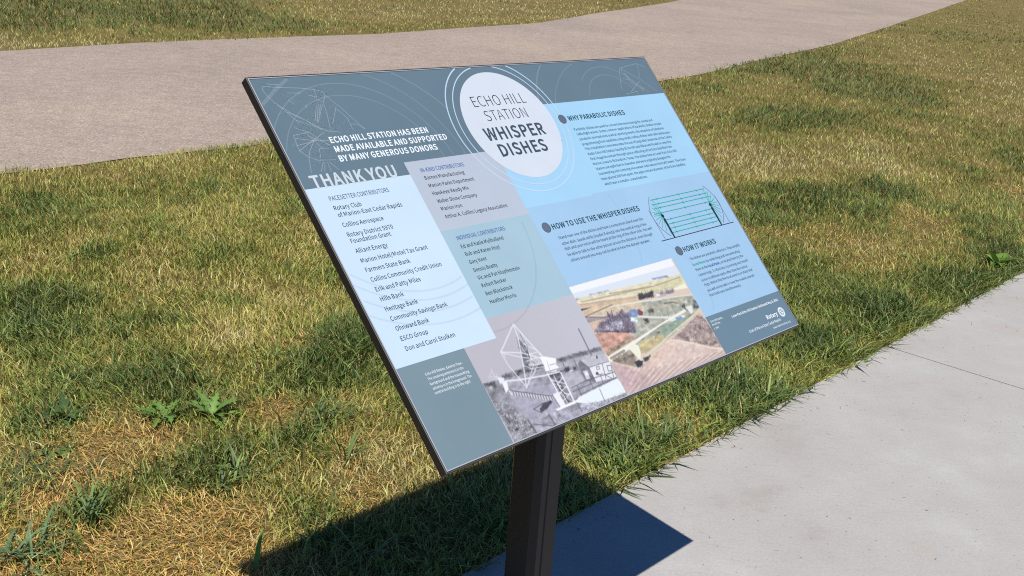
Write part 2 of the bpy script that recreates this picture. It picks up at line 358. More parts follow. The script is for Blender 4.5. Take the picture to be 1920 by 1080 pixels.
 ('L',[(294.5,564.8),(292.5,582.4)],(82, 82, 94),1.8),
 ('L',[(324.8,564.2),(322.6,579.2)],(82, 82, 94),1.8),
 ('L',[(291.3,579.8),(381.7,575.3)],(82, 82, 94),1.8),
 ('L',[(334.7,583.1),(332.4,603.2)],(82, 82, 94),1.8),
 ('L',[(276.8,589.1),(276.7,604.8)],(82, 82, 94),1.8),
 ('L',[(290.9,525.1),(289.3,531.5)],(82, 82, 94),1.8),
 ('L',[(315.2,525.8),(313.9,540.4)],(82, 82, 94),1.8),
 ('L',[(372.4,565.7),(362.7,565.4)],(82, 82, 94),1.8),
 ('L',[(357.8,483.8),(356.6,506.1),(355.1,528.6)],(98, 94, 102),3.4),
 ('P',[(288.2,534),(298.1,534.3),(295.2,541.3),(286.1,540.2)],(66, 66, 76),0.2),
 ('P',[(305.4,537),(311.9,538.1),(309.1,541.9),(304.1,541)],(72, 72, 80),0),
 ('L',[(276.5,536.7),(286.5,537.6)],(80, 80, 90),3),
 ('L',[(294.8,541),(302,541.8)],(225, 225, 230),3),
 ('L',[(172.1,586.2),(173.4,597.2),(174.9,608.4)],(82, 82, 90),3.4),
 ('L',[(213.4,590.1),(214.3,599.1),(215,608)],(86, 86, 94),3.4),
 ('L',[(175.8,593.7),(211.5,608)],(84, 84, 92),1.8),
]

GHOST = [[(18.5,14.3),(46.8,17.8),(77.2,20.4),(98.8,24.3)],
 [(18.5,14.3),(15,19.6),(18.3,31.4),(25.6,44),(35,57.4),(43.4,71.6),(46.6,78.8)],
 [(98.8,24.3),(113,28.6),(114.7,35.9),(130.7,58.1),(139.2,73.7),(153.8,97.5)],
 [(104.1,48.5),(101.1,66),(92.7,93.5)],
 [(95.3,47.8),(76.4,79.7)],
 [(97.9,49.8),(86.2,68.3)],
 [(90,51),(74.8,76.1)],
 [(121.9,57),(101.7,83.8)],
 [(101.5,50.1),(79.1,78.2)],
 [(25.6,44),(43.5,61.2),(63.6,76.8),(89.2,96.7)],
 [(35,57.4),(58.6,72.9),(78.8,92.2)],
 [(43.4,71.6),(66.9,84.1),(96.2,97.3)],
 [(35.3,83.7),(54.9,93.3),(77.5,118.1)],
 [(27.3,95.7),(54.9,93.3)],
 [(27.3,95.7),(24.6,120.9),(34.3,132.2),(46.7,138.7),(75.9,141.3)],
 [(28.1,100.9),(54.7,107.1),(82,109.9)],
 [(23.8,112.4),(53.8,108.7),(78.8,95.6)],
 [(24.6,120.9),(59.8,104.2)],
 [(34.3,132.2),(41.1,122.7),(56.4,107.3)],
 [(34.3,132.2),(25.8,156.4)],
 [(53.1,100),(78.4,116.5)],
 [(48.1,92.7),(64.6,121.9)],
 [(54.2,141.3),(42.3,156.8)],
 [(55.8,143.2),(48.1,157.6)],
 [(60.1,143.7),(59,159)],
 [(63.4,144.1),(72.6,157.3)],
 [(58.3,120.4),(75.6,121.7)],
 [(58.3,120.4),(51.7,139.3)],
 [(86.8,33.1),(97.3,37.3)],
 [(100.2,25.1),(97.2,40.9),(105.1,46.8),(114.2,34.9)],
 [(48,39.1),(54.7,46.5)],
 [(74.7,28.7),(52.4,27.2)],
 [(73.5,48),(71.7,54.8)],
 [(108.5,98.5),(92.3,94.3)],
 [(132.1,86.5),(143,87.5),(153.8,97.5)],
 [(26.6,9.9),(34.1,12.1),(45.8,12.8)],
 [(120.9,58.7),(132.3,75.8),(131.8,97.2)],
 [(819.6,21),(877.8,13)],
 [(819.6,21),(803,45.1),(791.2,65.5)],
 [(877.8,13),(876.3,26.7),(866.8,41.2),(860.3,46.8)],
 [(860.3,46.8),(894.3,78.7)],
 [(823.3,22.7),(836.1,32.2),(860.3,46.8)],
 [(820.6,31.4),(832.8,46.7),(868,80)],
 [(810.8,44.1),(825.9,47.8),(833.3,61.5)],
 [(814.7,75),(839.2,61.9),(858.8,52.7)],
 [(826.1,34.6),(839.4,58.9),(857.9,71.9)],
 [(795.7,78.8),(836.9,75)],
 [(791.2,65.5),(792.1,70.6)],
 [(849.8,64),(853.4,77.5)],
 [(877.8,13),(901.5,22.6)],
 [(825.3,33.1),(828.9,56.8)],
 [(825.4,21.3),(820.9,28.4)]]

DOTS = [(101.3,37.6),(91.3,38.3),(104.8,23),(94.7,37.9),(109.8,26.4),(108.5,33.9),(105.2,36.7),(91.2,35.8),(91.6,44.4),(108.9,34.9),(93.8,33.9),(108.5,25.9),(121.1,38.2),(121.9,27.5),(122.3,25.7),(94.9,37.5),(111.8,17.9),(89.8,39.2),(117.9,41.8),(97.3,39.4),(90.7,36.9),(90.8,33.3),(98.5,39.6),(95.6,42.2),(97.8,39.8),(116.5,21.9),(102.8,34.4),(95.1,34.9),(87.8,37.1),(106.1,36.5),(123.5,38.1),(105.9,29.1),(108.8,27.7),(116.4,30.4),(96.7,47.9),(112.1,36.5),(115.2,34.6),(109.6,34.8),(93.1,36.5),(112.2,32.3),(94.9,29.9),(83.9,28.6),(85.8,47.3),(103.3,23.2),(111,33.5),(102.4,35.5),(105.9,31.7),(109.2,38.3),(98.9,32.7),(93.3,35.5),(106.8,39.1),(108.6,33.6),(117.5,33.7),(104.1,31.8),(104.3,32.5),(119.2,38.3),(89.4,30.2),(87,39.3),(116.6,31.9),(108.9,33.1),(31.1,18.2),(28.6,10.3),(35.2,15.3),(34.2,16.5),(26.8,8.3),(39.1,13.1),(21.4,10.1),(39.1,14.6),(31.3,15.9),(25.7,10.4),(24.3,10.4),(28.6,11.2),(30.9,12.4),(28.4,15.2),(39.6,18.3),(30.6,14.2),(24.4,15.9),(43.5,12.9),(36.7,13.2),(28.3,14),(41.4,96.1),(36.8,79.3),(54.8,77.3),(62.9,73.1),(58.9,73.6),(46.4,92.6),(71.3,100.9),(69.6,90.2),(77.2,87.7),(54.4,74.8),(47.9,98.3),(45.2,83.4),(47,84),(50.8,73.8),(77.6,69.6),(38.1,90.1),(63.8,86.8),(47.1,87.9),(43.1,96.1),(50.2,77.5),(44.7,88.2),(56.9,104.9),(53.6,72.8),(23.8,106.9),(43.6,91.8),(77.2,83.1),(51.5,81.8),(33.8,94.3),(73.3,70.3),(63.6,86.5),(51.9,89.9),(37,83.3),(29.4,105.3),(76.3,91.1),(31,97.7),(39.5,104.6),(65.3,106.5),(51.3,77.5),(43.4,86.1),(33.8,98.4),(58.7,88.2),(42.7,93.7),(77.4,70),(55.1,85),(43.8,83.6),(42.7,106.2),(53.6,83.6),(32.4,93.9),(42.5,85.8),(58.9,89.1),(47.1,85.6),(61.5,88.6),(51.4,92.2),(45.1,90.6),(41.6,98.5),(65.8,71.1),(42.6,98.4),(50.4,83.4),(68.2,78.1),(48.4,93.6),(77,96.8),(23,121.5),(40.9,104.6),(103.7,106.4),(71.4,113.2),(107.9,111.7),(81.7,110),(45.8,113.7),(63.3,123.4),(80.2,103.6),(41.5,128.9),(65.4,109.4),(71.3,125.8),(82.3,103.3),(43,114.9),(84.5,95.6),(47.7,103.6),(80.3,96.5),(105.4,113.4),(52.6,133.6),(61.8,116.9),(48.6,112.2),(35.8,104.3),(61.5,95.9),(70.8,114.3),(16.2,112.5),(34.3,112),(42.2,101.6),(50.8,130),(29.2,100.4),(41.9,118.9),(47.7,111.5),(75,118.6),(49.7,101.5),(48.9,108.5),(39.3,105),(68.4,103),(44.3,109.5),(78,93.3),(29.1,119.8),(61.1,94.5),(47.4,125.4),(49.2,95),(40.6,124.7),(39.5,111.9),(69.7,116.2),(44.5,113.8),(52.9,116.7),(61.1,109.5),(19.3,111.1),(65.2,83.1),(52.1,110.4),(67.4,78.8),(47.1,94.7),(62.8,80.1),(56.7,113.7),(65.7,107.6),(46.8,118.3),(65.7,103.2),(53.8,133),(71.8,132.8),(40.1,119.4),(54.4,129.1),(80.8,109.5),(44.8,113.2),(68,135.5),(54,134.2),(39,129.6),(52.7,126.8),(44.9,134.7),(79.3,114.1),(42,125.5),(71,111.4),(36.8,120.9),(89.2,120.9),(45,124.7),(49.3,127),(52.4,123.9),(55.8,129),(56.9,130.4),(29.9,125),(50.8,133.6),(56.7,142.1),(38.2,122.9),(59.2,120.1),(49,121.7),(31.9,146.4),(43.1,139.7),(35.1,126.8),(38.9,127.8),(72.8,148.1),(64.8,132),(50.3,129.7),(86.3,113),(51.7,116),(77.4,116.1),(73.7,116.6),(25.3,138),(75.8,119.4),(25.7,113.6),(63.3,126.9),(32.5,129.2),(83.6,117.9),(54.9,118.1),(71.8,129.3),(48.8,108.8),(66.5,124.6),(55.6,124.5),(68.6,110),(35.7,127.5),(84.1,132.8),(54.1,119.6),(41.1,122.5),(37.2,125.5),(42.2,144.9),(44.9,136.3),(39.7,134.2),(100.9,125.5),(26.1,133.8),(59.9,139.5),(63.6,141.8),(72.7,143.4),(54.1,136),(40.7,134.5),(74.4,137.2),(57.4,144.3),(63.1,146),(64.8,146.3),(53.6,136.9),(81.3,144.1),(60.9,138.6),(76.9,144.1),(65.8,138.9),(60.5,139),(57.1,141.2),(54.3,136.9),(69.8,138.1),(72.6,147.1),(39.9,143.4),(46.9,143.3),(50.7,141.9),(45.5,140.8),(57,145.4),(69.2,138.4),(63.7,138.5),(58.3,145.4),(77.1,143),(49.2,139.4),(83.7,142.8),(44.2,18),(32.3,55.2),(69.3,29.6),(74.7,56.8),(74.9,29.1),(72,54.2),(38.9,17.3),(125,52.2),(93.8,20.9),(48,35.6),(106.6,45.4),(17.4,60.9),(109.6,58),(47.8,29.5),(64.2,42.7),(134.2,24),(53.2,39.6),(60.9,32.4),(32.1,38.8),(61.9,43),(99.9,38.8),(66.6,44.7),(58.3,43),(31.8,24.8),(84.5,45),(105.6,22.1),(58.1,38.6),(71.1,37.3),(115.2,36.6),(59.2,47.8),(83.8,43.8),(113.5,52.8),(73.1,25.8),(111,33.7),(86.8,33.6),(124.8,56.3),(22.7,41.6),(39.1,29.7),(104.6,22.6),(81.4,40.2),(91.8,58.5),(87.8,64.6),(87.8,68.8),(79,81.5),(88.5,68),(86.4,68.1),(76.3,84.1),(84.6,55.6),(88.2,62.3),(84.5,76.8),(86,67.8),(85,58.7),(80,67.2),(72.4,77.4),(93,54.9),(63.1,77.4),(91.9,38.2),(73.1,69.1),(84.7,77.7),(80.8,86.2),(97.5,59.1),(85,61.7),(84.9,64.5),(74.3,86.3),(75.1,75.1),(84.6,54.6),(88.7,67.1),(75.4,82.5),(75.4,68.2),(95.9,58.3),(119.7,97.2),(132.9,96.2),(134.7,94.7),(131.7,93.5),(103,88.5),(112.3,98.3),(126.2,94.2),(119.8,94.9),(108.6,90.5),(109.1,85),(90,105.6),(134.9,82),(111.5,91.3),(108.3,94.5),(122.1,99.4),(67.2,90.7),(119.1,97.9),(113,82),(97.5,91.1),(130.4,75),(109.7,87.9),(100.2,84),(120.3,84.1),(85.9,95.8),(122.3,92.3),(24.2,44.5),(24.1,44),(26.2,45.4),(25,43),(31.5,42.4),(27,44.3),(41.3,57.9),(29.1,58.8),(29,54.8),(35.7,59.3),(24.4,62.2),(33.7,62.9),(43.3,59.7),(35.8,54.1),(40,64.5),(37.1,59.2),(31.8,55.1),(33.3,62.8),(32.8,61.6),(38.9,58.8),(81.7,81.7),(70.3,93.3),(103.4,77.4),(89,72.6),(90.1,92.7),(81.3,81.1),(105.5,70.6),(86.1,102.4),(114.7,87.4),(86.7,94),(92.7,102.1),(93.1,90.5),(87.1,104),(72,98.5),(93.6,90.7),(80.9,86.2),(93.7,60.9),(102.6,74.7),(99.8,74.8),(89.2,83.2),(68.6,85.6),(96.6,63.3),(114.6,94.9),(96.9,88.5),(106.4,83.9),(97,97.9),(85.1,87.5),(102.1,73.3),(97.4,87.5),(108.1,90.9),(79.5,87.7),(97.5,63.6),(95.9,74.4),(107.6,92),(101.9,91.8),(85.3,93.6),(66.8,92.9),(100.4,67.3),(86.2,92.7),(77.9,99.8)]

TEXT = [
 ('wh','ECHO HILL STATION HAS BEEN',82.6,269.2,114.0),
 ('wh','MADE AVAILABLE AND SUPPORTED',82.9,300.1,129.4),
 ('wh','BY MANY GENEROUS DONORS',82.3,270.4,145.0),
 ('ty','THANK YOU',17.5,168.8,180.8),
 ('dn','PACESETTER CONTRIBUTORS',32.7,139.2,203.3),
 ('dn','Rotary Club',32.5,80.1,218.2),
 ('dn','of Marion-East Cedar Rapids',33.1,148.6,229.4),
 ('dn','Collins Aerospace',32.6,104.3,245.3),
 ('dn','Rotary District 5970',32.2,113.4,260.8),
 ('dn','Foundation Grant',32.5,103.5,270.9),
 ('dn','Alliant Energy',32.0,88.2,286.5),
 ('dn','Marion Hotel/Motel Tax Grant',32.7,154.2,302.1),
 ('dn','Farmers State Bank',32.6,112.4,316.7),
 ('dn','Collins Community Credit Union',33.1,162.7,332.0),
 ('dn','Erik and Patty Miles',32.6,113.8,347.0),
 ('dn','Hills Bank',32.5,73.5,362.3),
 ('dn','Heritage Bank',31.9,90.1,377.8),
 ('dn','Community Savings Bank',32.6,137.0,392.9),
 ('dn','Ohnward Bank',32.8,92.6,408.2),
 ('dn','ESCO Group',32.5,81.0,423.7),
 ('dn','Don and Carol Stulken',32.2,123.0,438.8),
 ('ik','IN-KIND CONTRIBUTORS',214.7,304.9,180.0),
 ('ik','Barnes Manufacturing',215.0,297.1,193.0),
 ('ik','Marion Parks Department',215.2,309.6,206.6),
 ('ik','Hawkeye Ready Mix',214.3,289.6,220.1),
 ('ik','Weber Stone Company',215.5,298.3,234.0),
 ('ik','Marion Iron',215.2,258.0,247.1),
 ('ik','Arthur A. Collins Legacy Association',214.8,348.0,260.7),
 ('ik','INDIVIDUAL CONTRIBUTORS',215.5,318.3,298.5),
 ('ik','Ed and Katie Mulholland',215.1,304.5,312.5),
 ('ik','Bob and Karen Hoyt',215.4,288.4,325.7),
 ('ik','Gary Kent',214.8,251.0,339.2),
 ('ik','Dennis Beatty',215.3,265.0,353.1),
 ('ik','Vic and Pat Klopfenstein',215.0,305.1,366.2),
 ('ik','Robert Becker',214.9,267.0,379.2),
 ('ik','Ben Blackstock',215.0,271.5,392.8),
 ('ik','Heather Morris',214.5,270.0,406.6),
 ('ti','ECHO HILL',392.7,518.3,77.7),
 ('ti','STATION',404.6,504.0,106.0),
 ('ti','WHISPER',382.1,524.5,141.1),
 ('ti','DISHES',395.5,508.6,172.4),
 ('hd','WHY PARABOLIC DISHES',597.7,759.9,121.6),
 ('bd','Parabolic dishes are used to concentrate wave energy for sound and',597.7,828.4,142.5),
 ('bd','radio/light waves. Some common applications of parabolic dishes include',597.7,849.0,152.2),
 ('bd','parabolic microphones used at sporting events, the reception of television',598.2,849.1,162.6),
 ('bd','programming from satellites using small rooftop dishes and radio telescopes.',597.6,862.1,172.9),
 ('bd','This installation commemorates the use of large dish antennas at the Collins',597.6,858.7,183.0),
 ('bd','Radio Echo Hill Station facility (Echo Hill and Alburnett Roads) to send the',598.1,847.4,193.4),
 ('bd','first image broadcast through space reflecting off an Echo Satellite from',597.6,841.3,203.6),
 ('bd','Marion, Iowa to Richardson, Texas. The dishes here at Lowe Park Echo Hill',597.3,848.0,213.7),
 ('bd','Station are eight feet in diameter and were originally designed for',597.3,820.7,224.0),
 ('bd','transmitting and receiving microwave radio waves from tall towers. They have',597.6,861.2,234.3),
 ('bd','been placed 200 feet apart, the approximate diameter of the Echo Satellite,',597.2,852.6,244.6),
 ('bd','which was a metallic coated balloon.',597.8,721.8,255.3),
 ('hd','HOW TO USE THE WHISPER DISHES',418.7,651.3,314.4),
 ('bd','Stand near one of the dishes and have a companion stand near the',419.8,645.3,333.1),
 ('bd','other dish. Speak softly (louder if windy) into the central ring of the',420.0,646.6,344.2),
 ('bd','dish and your voice will be heard at the ring of the other dish. You will',420.1,655.7,353.8),
 ('bd','be able to talk to the other person across the distance, even though',419.8,647.8,364.6),
 ('bd','others around you may not be able to hear the distant speaker.',420.0,633.2,375.1),
 ('hd','HOW IT WORKS',706.7,810.4,410.2),
 ('bd','The dishes are parabolic reflectors. They amplify',709.6,875.3,428.2),
 ('bd','Sound Waves by collecting and concentrating',707.9,864.7,439.9),
 ('bd','them at the Focal Point, as located here by the',708.8,866.9,450.4),
 ('bd','central rings. To illustrate, try moving your mouth',708.7,873.7,461.4),
 ('bd','or ear to different spots other than the central',708.9,861.8,472.1),
 ('bd','rings. Notice that the focal point is so sharp that',709.5,871.5,481.5),
 ('bd','you will not be able to hear the loudest sounds',709.1,866.6,493.0),
 ('bd','from both ears simultaneously.',707.5,811.3,502.7),
 ('ft','Lowe Park Echo Hill Station Dedicated May 6, 2021',735.6,895.5,552.2),
 ('ft','Rotary',831.3,870.0,578.4),
 ('ft','Club of Marion-East Cedar Rapids',759.8,870.5,589.4),
 ('ft','www.marionrotary.org',833.6,895.9,599.0),
 ('ft','Echo Hill Station,',671.5,709.1,547.2),
 ('ft','Aerial View,',670.1,695.7,553.5),
 ('ft','c.1960',670.5,684.9,561.0),
 ('ft','Echo Hill Station, Exterior View.',42.7,110.5,479.4),
 ('ft','The receiving antenna is in the',42.3,108.6,486.7),
 ('ft','background and the transmitting',42.4,114.9,494.0),
 ('ft','antenna is in the foreground. The',42.8,115.0,501.1),
 ('ft','control building is to the right.',42.3,109.5,507.8),
]

GREEN = [(-2.29,4.49,0.16,0.22,0.6),(-1.80,3.97,0.17,0.21,0.7),(-1.66,4.25,0.12,0.15,0.5),(-1.67,3.44,0.15,0.22,0.7),(-1.36,3.42,0.10,0.18,0.8),(-1.19,3.58,0.11,0.17,0.6),(-1.11,2.93,0.19,0.20,0.9),(-1.64,3.14,0.14,0.19,0.5),(-1.40,2.78,0.17,0.19,0.7),(-0.74,3.24,0.15,0.27,0.9),(-0.64,3.41,0.10,0.25,0.7),(-0.72,2.79,0.12,0.21,0.4),(-1.33,2.52,0.09,0.16,0.8),(-0.96,2.70,0.11,0.10,1),(-0.82,2.44,0.08,0.12,0.6),(-1.02,2.09,0.07,0.14,0.7),(-1.20,2.18,0.07,0.13,0.8),(-0.64,2.67,0.08,0.20,0.7),(-0.99,2.30,0.07,0.13,0.3),(-0.97,1.97,0.04,0.08,0.6),(-0.44,2.85,0.09,0.22,0.5),(2.83,11.18,0.61,1.35,0.9),(1.60,11.96,0.55,0.75,0.7),(2.65,12.74,0.81,1.14,0.5),(5.90,20.42,1.95,3.70,0.5),(7.89,22.39,1.37,3.58,0.4),(1.60,9.04,0.44,0.73,0.6),(1.19,8.43,0.30,0.51,0.5),(1.93,8.97,0.33,0.43,0.6),(1.22,6.16,0.32,0.28,0.8),(1.75,6.51,0.23,0.32,0.8),(2.45,7.27,0.27,0.60,0.7),(3.08,8.10,0.21,1.00,0.8),(2.03,5.44,0.19,0.47,0.9),(0.94,5.46,0.24,0.46,0.7),(1.43,5.76,0.26,0.38,0.5),(0.19,2.75,0.12,0.13,1.1),(0.45,3.22,0.14,0.18,1),(0.81,3.69,0.19,0.23,0.9),(1.20,4.14,0.19,0.28,0.8),(0.08,2.72,0.06,0.13,0.9),(1.63,4.69,0.19,0.27,0.8),(1.14,10.09,0.37,0.72,0.4),(2.43,13.59,0.77,1.28,0.4),(-5.29,11.68,1.34,1.67,1.5),(-4.44,12.89,1.31,1.83,1.2),(-3.21,12.32,0.41,0.65,0.7),(-2.41,16.21,2.29,1.08,0.5),(0.41,4.97,0.22,0.38,0.5),]

DRY = [(-1.47,3.74,0.37,0.30,0.4),(-1.08,4.14,0.16,0.57,0.5),(-1.06,3.20,0.10,0.18,0.5),(-1.59,3.25,0.09,0.15,0.4),(4.47,12.66,0.76,3.70,0.9),(1.13,7.36,0.34,0.50,0.9),(2.06,8.22,0.25,0.49,0.6),(1.25,6.74,0.39,0.51,0.5),(-4.43,9.25,1.12,0.33,0.35),(-3.13,14.33,1.34,1.08,0.6),(-1.65,16.15,1.70,1.33,0.8),(4.94,16.95,1.75,3.09,0.5),(-1.47,4.67,0.34,0.44,0.35),(-1.89,3.74,0.14,0.19,0.3),]

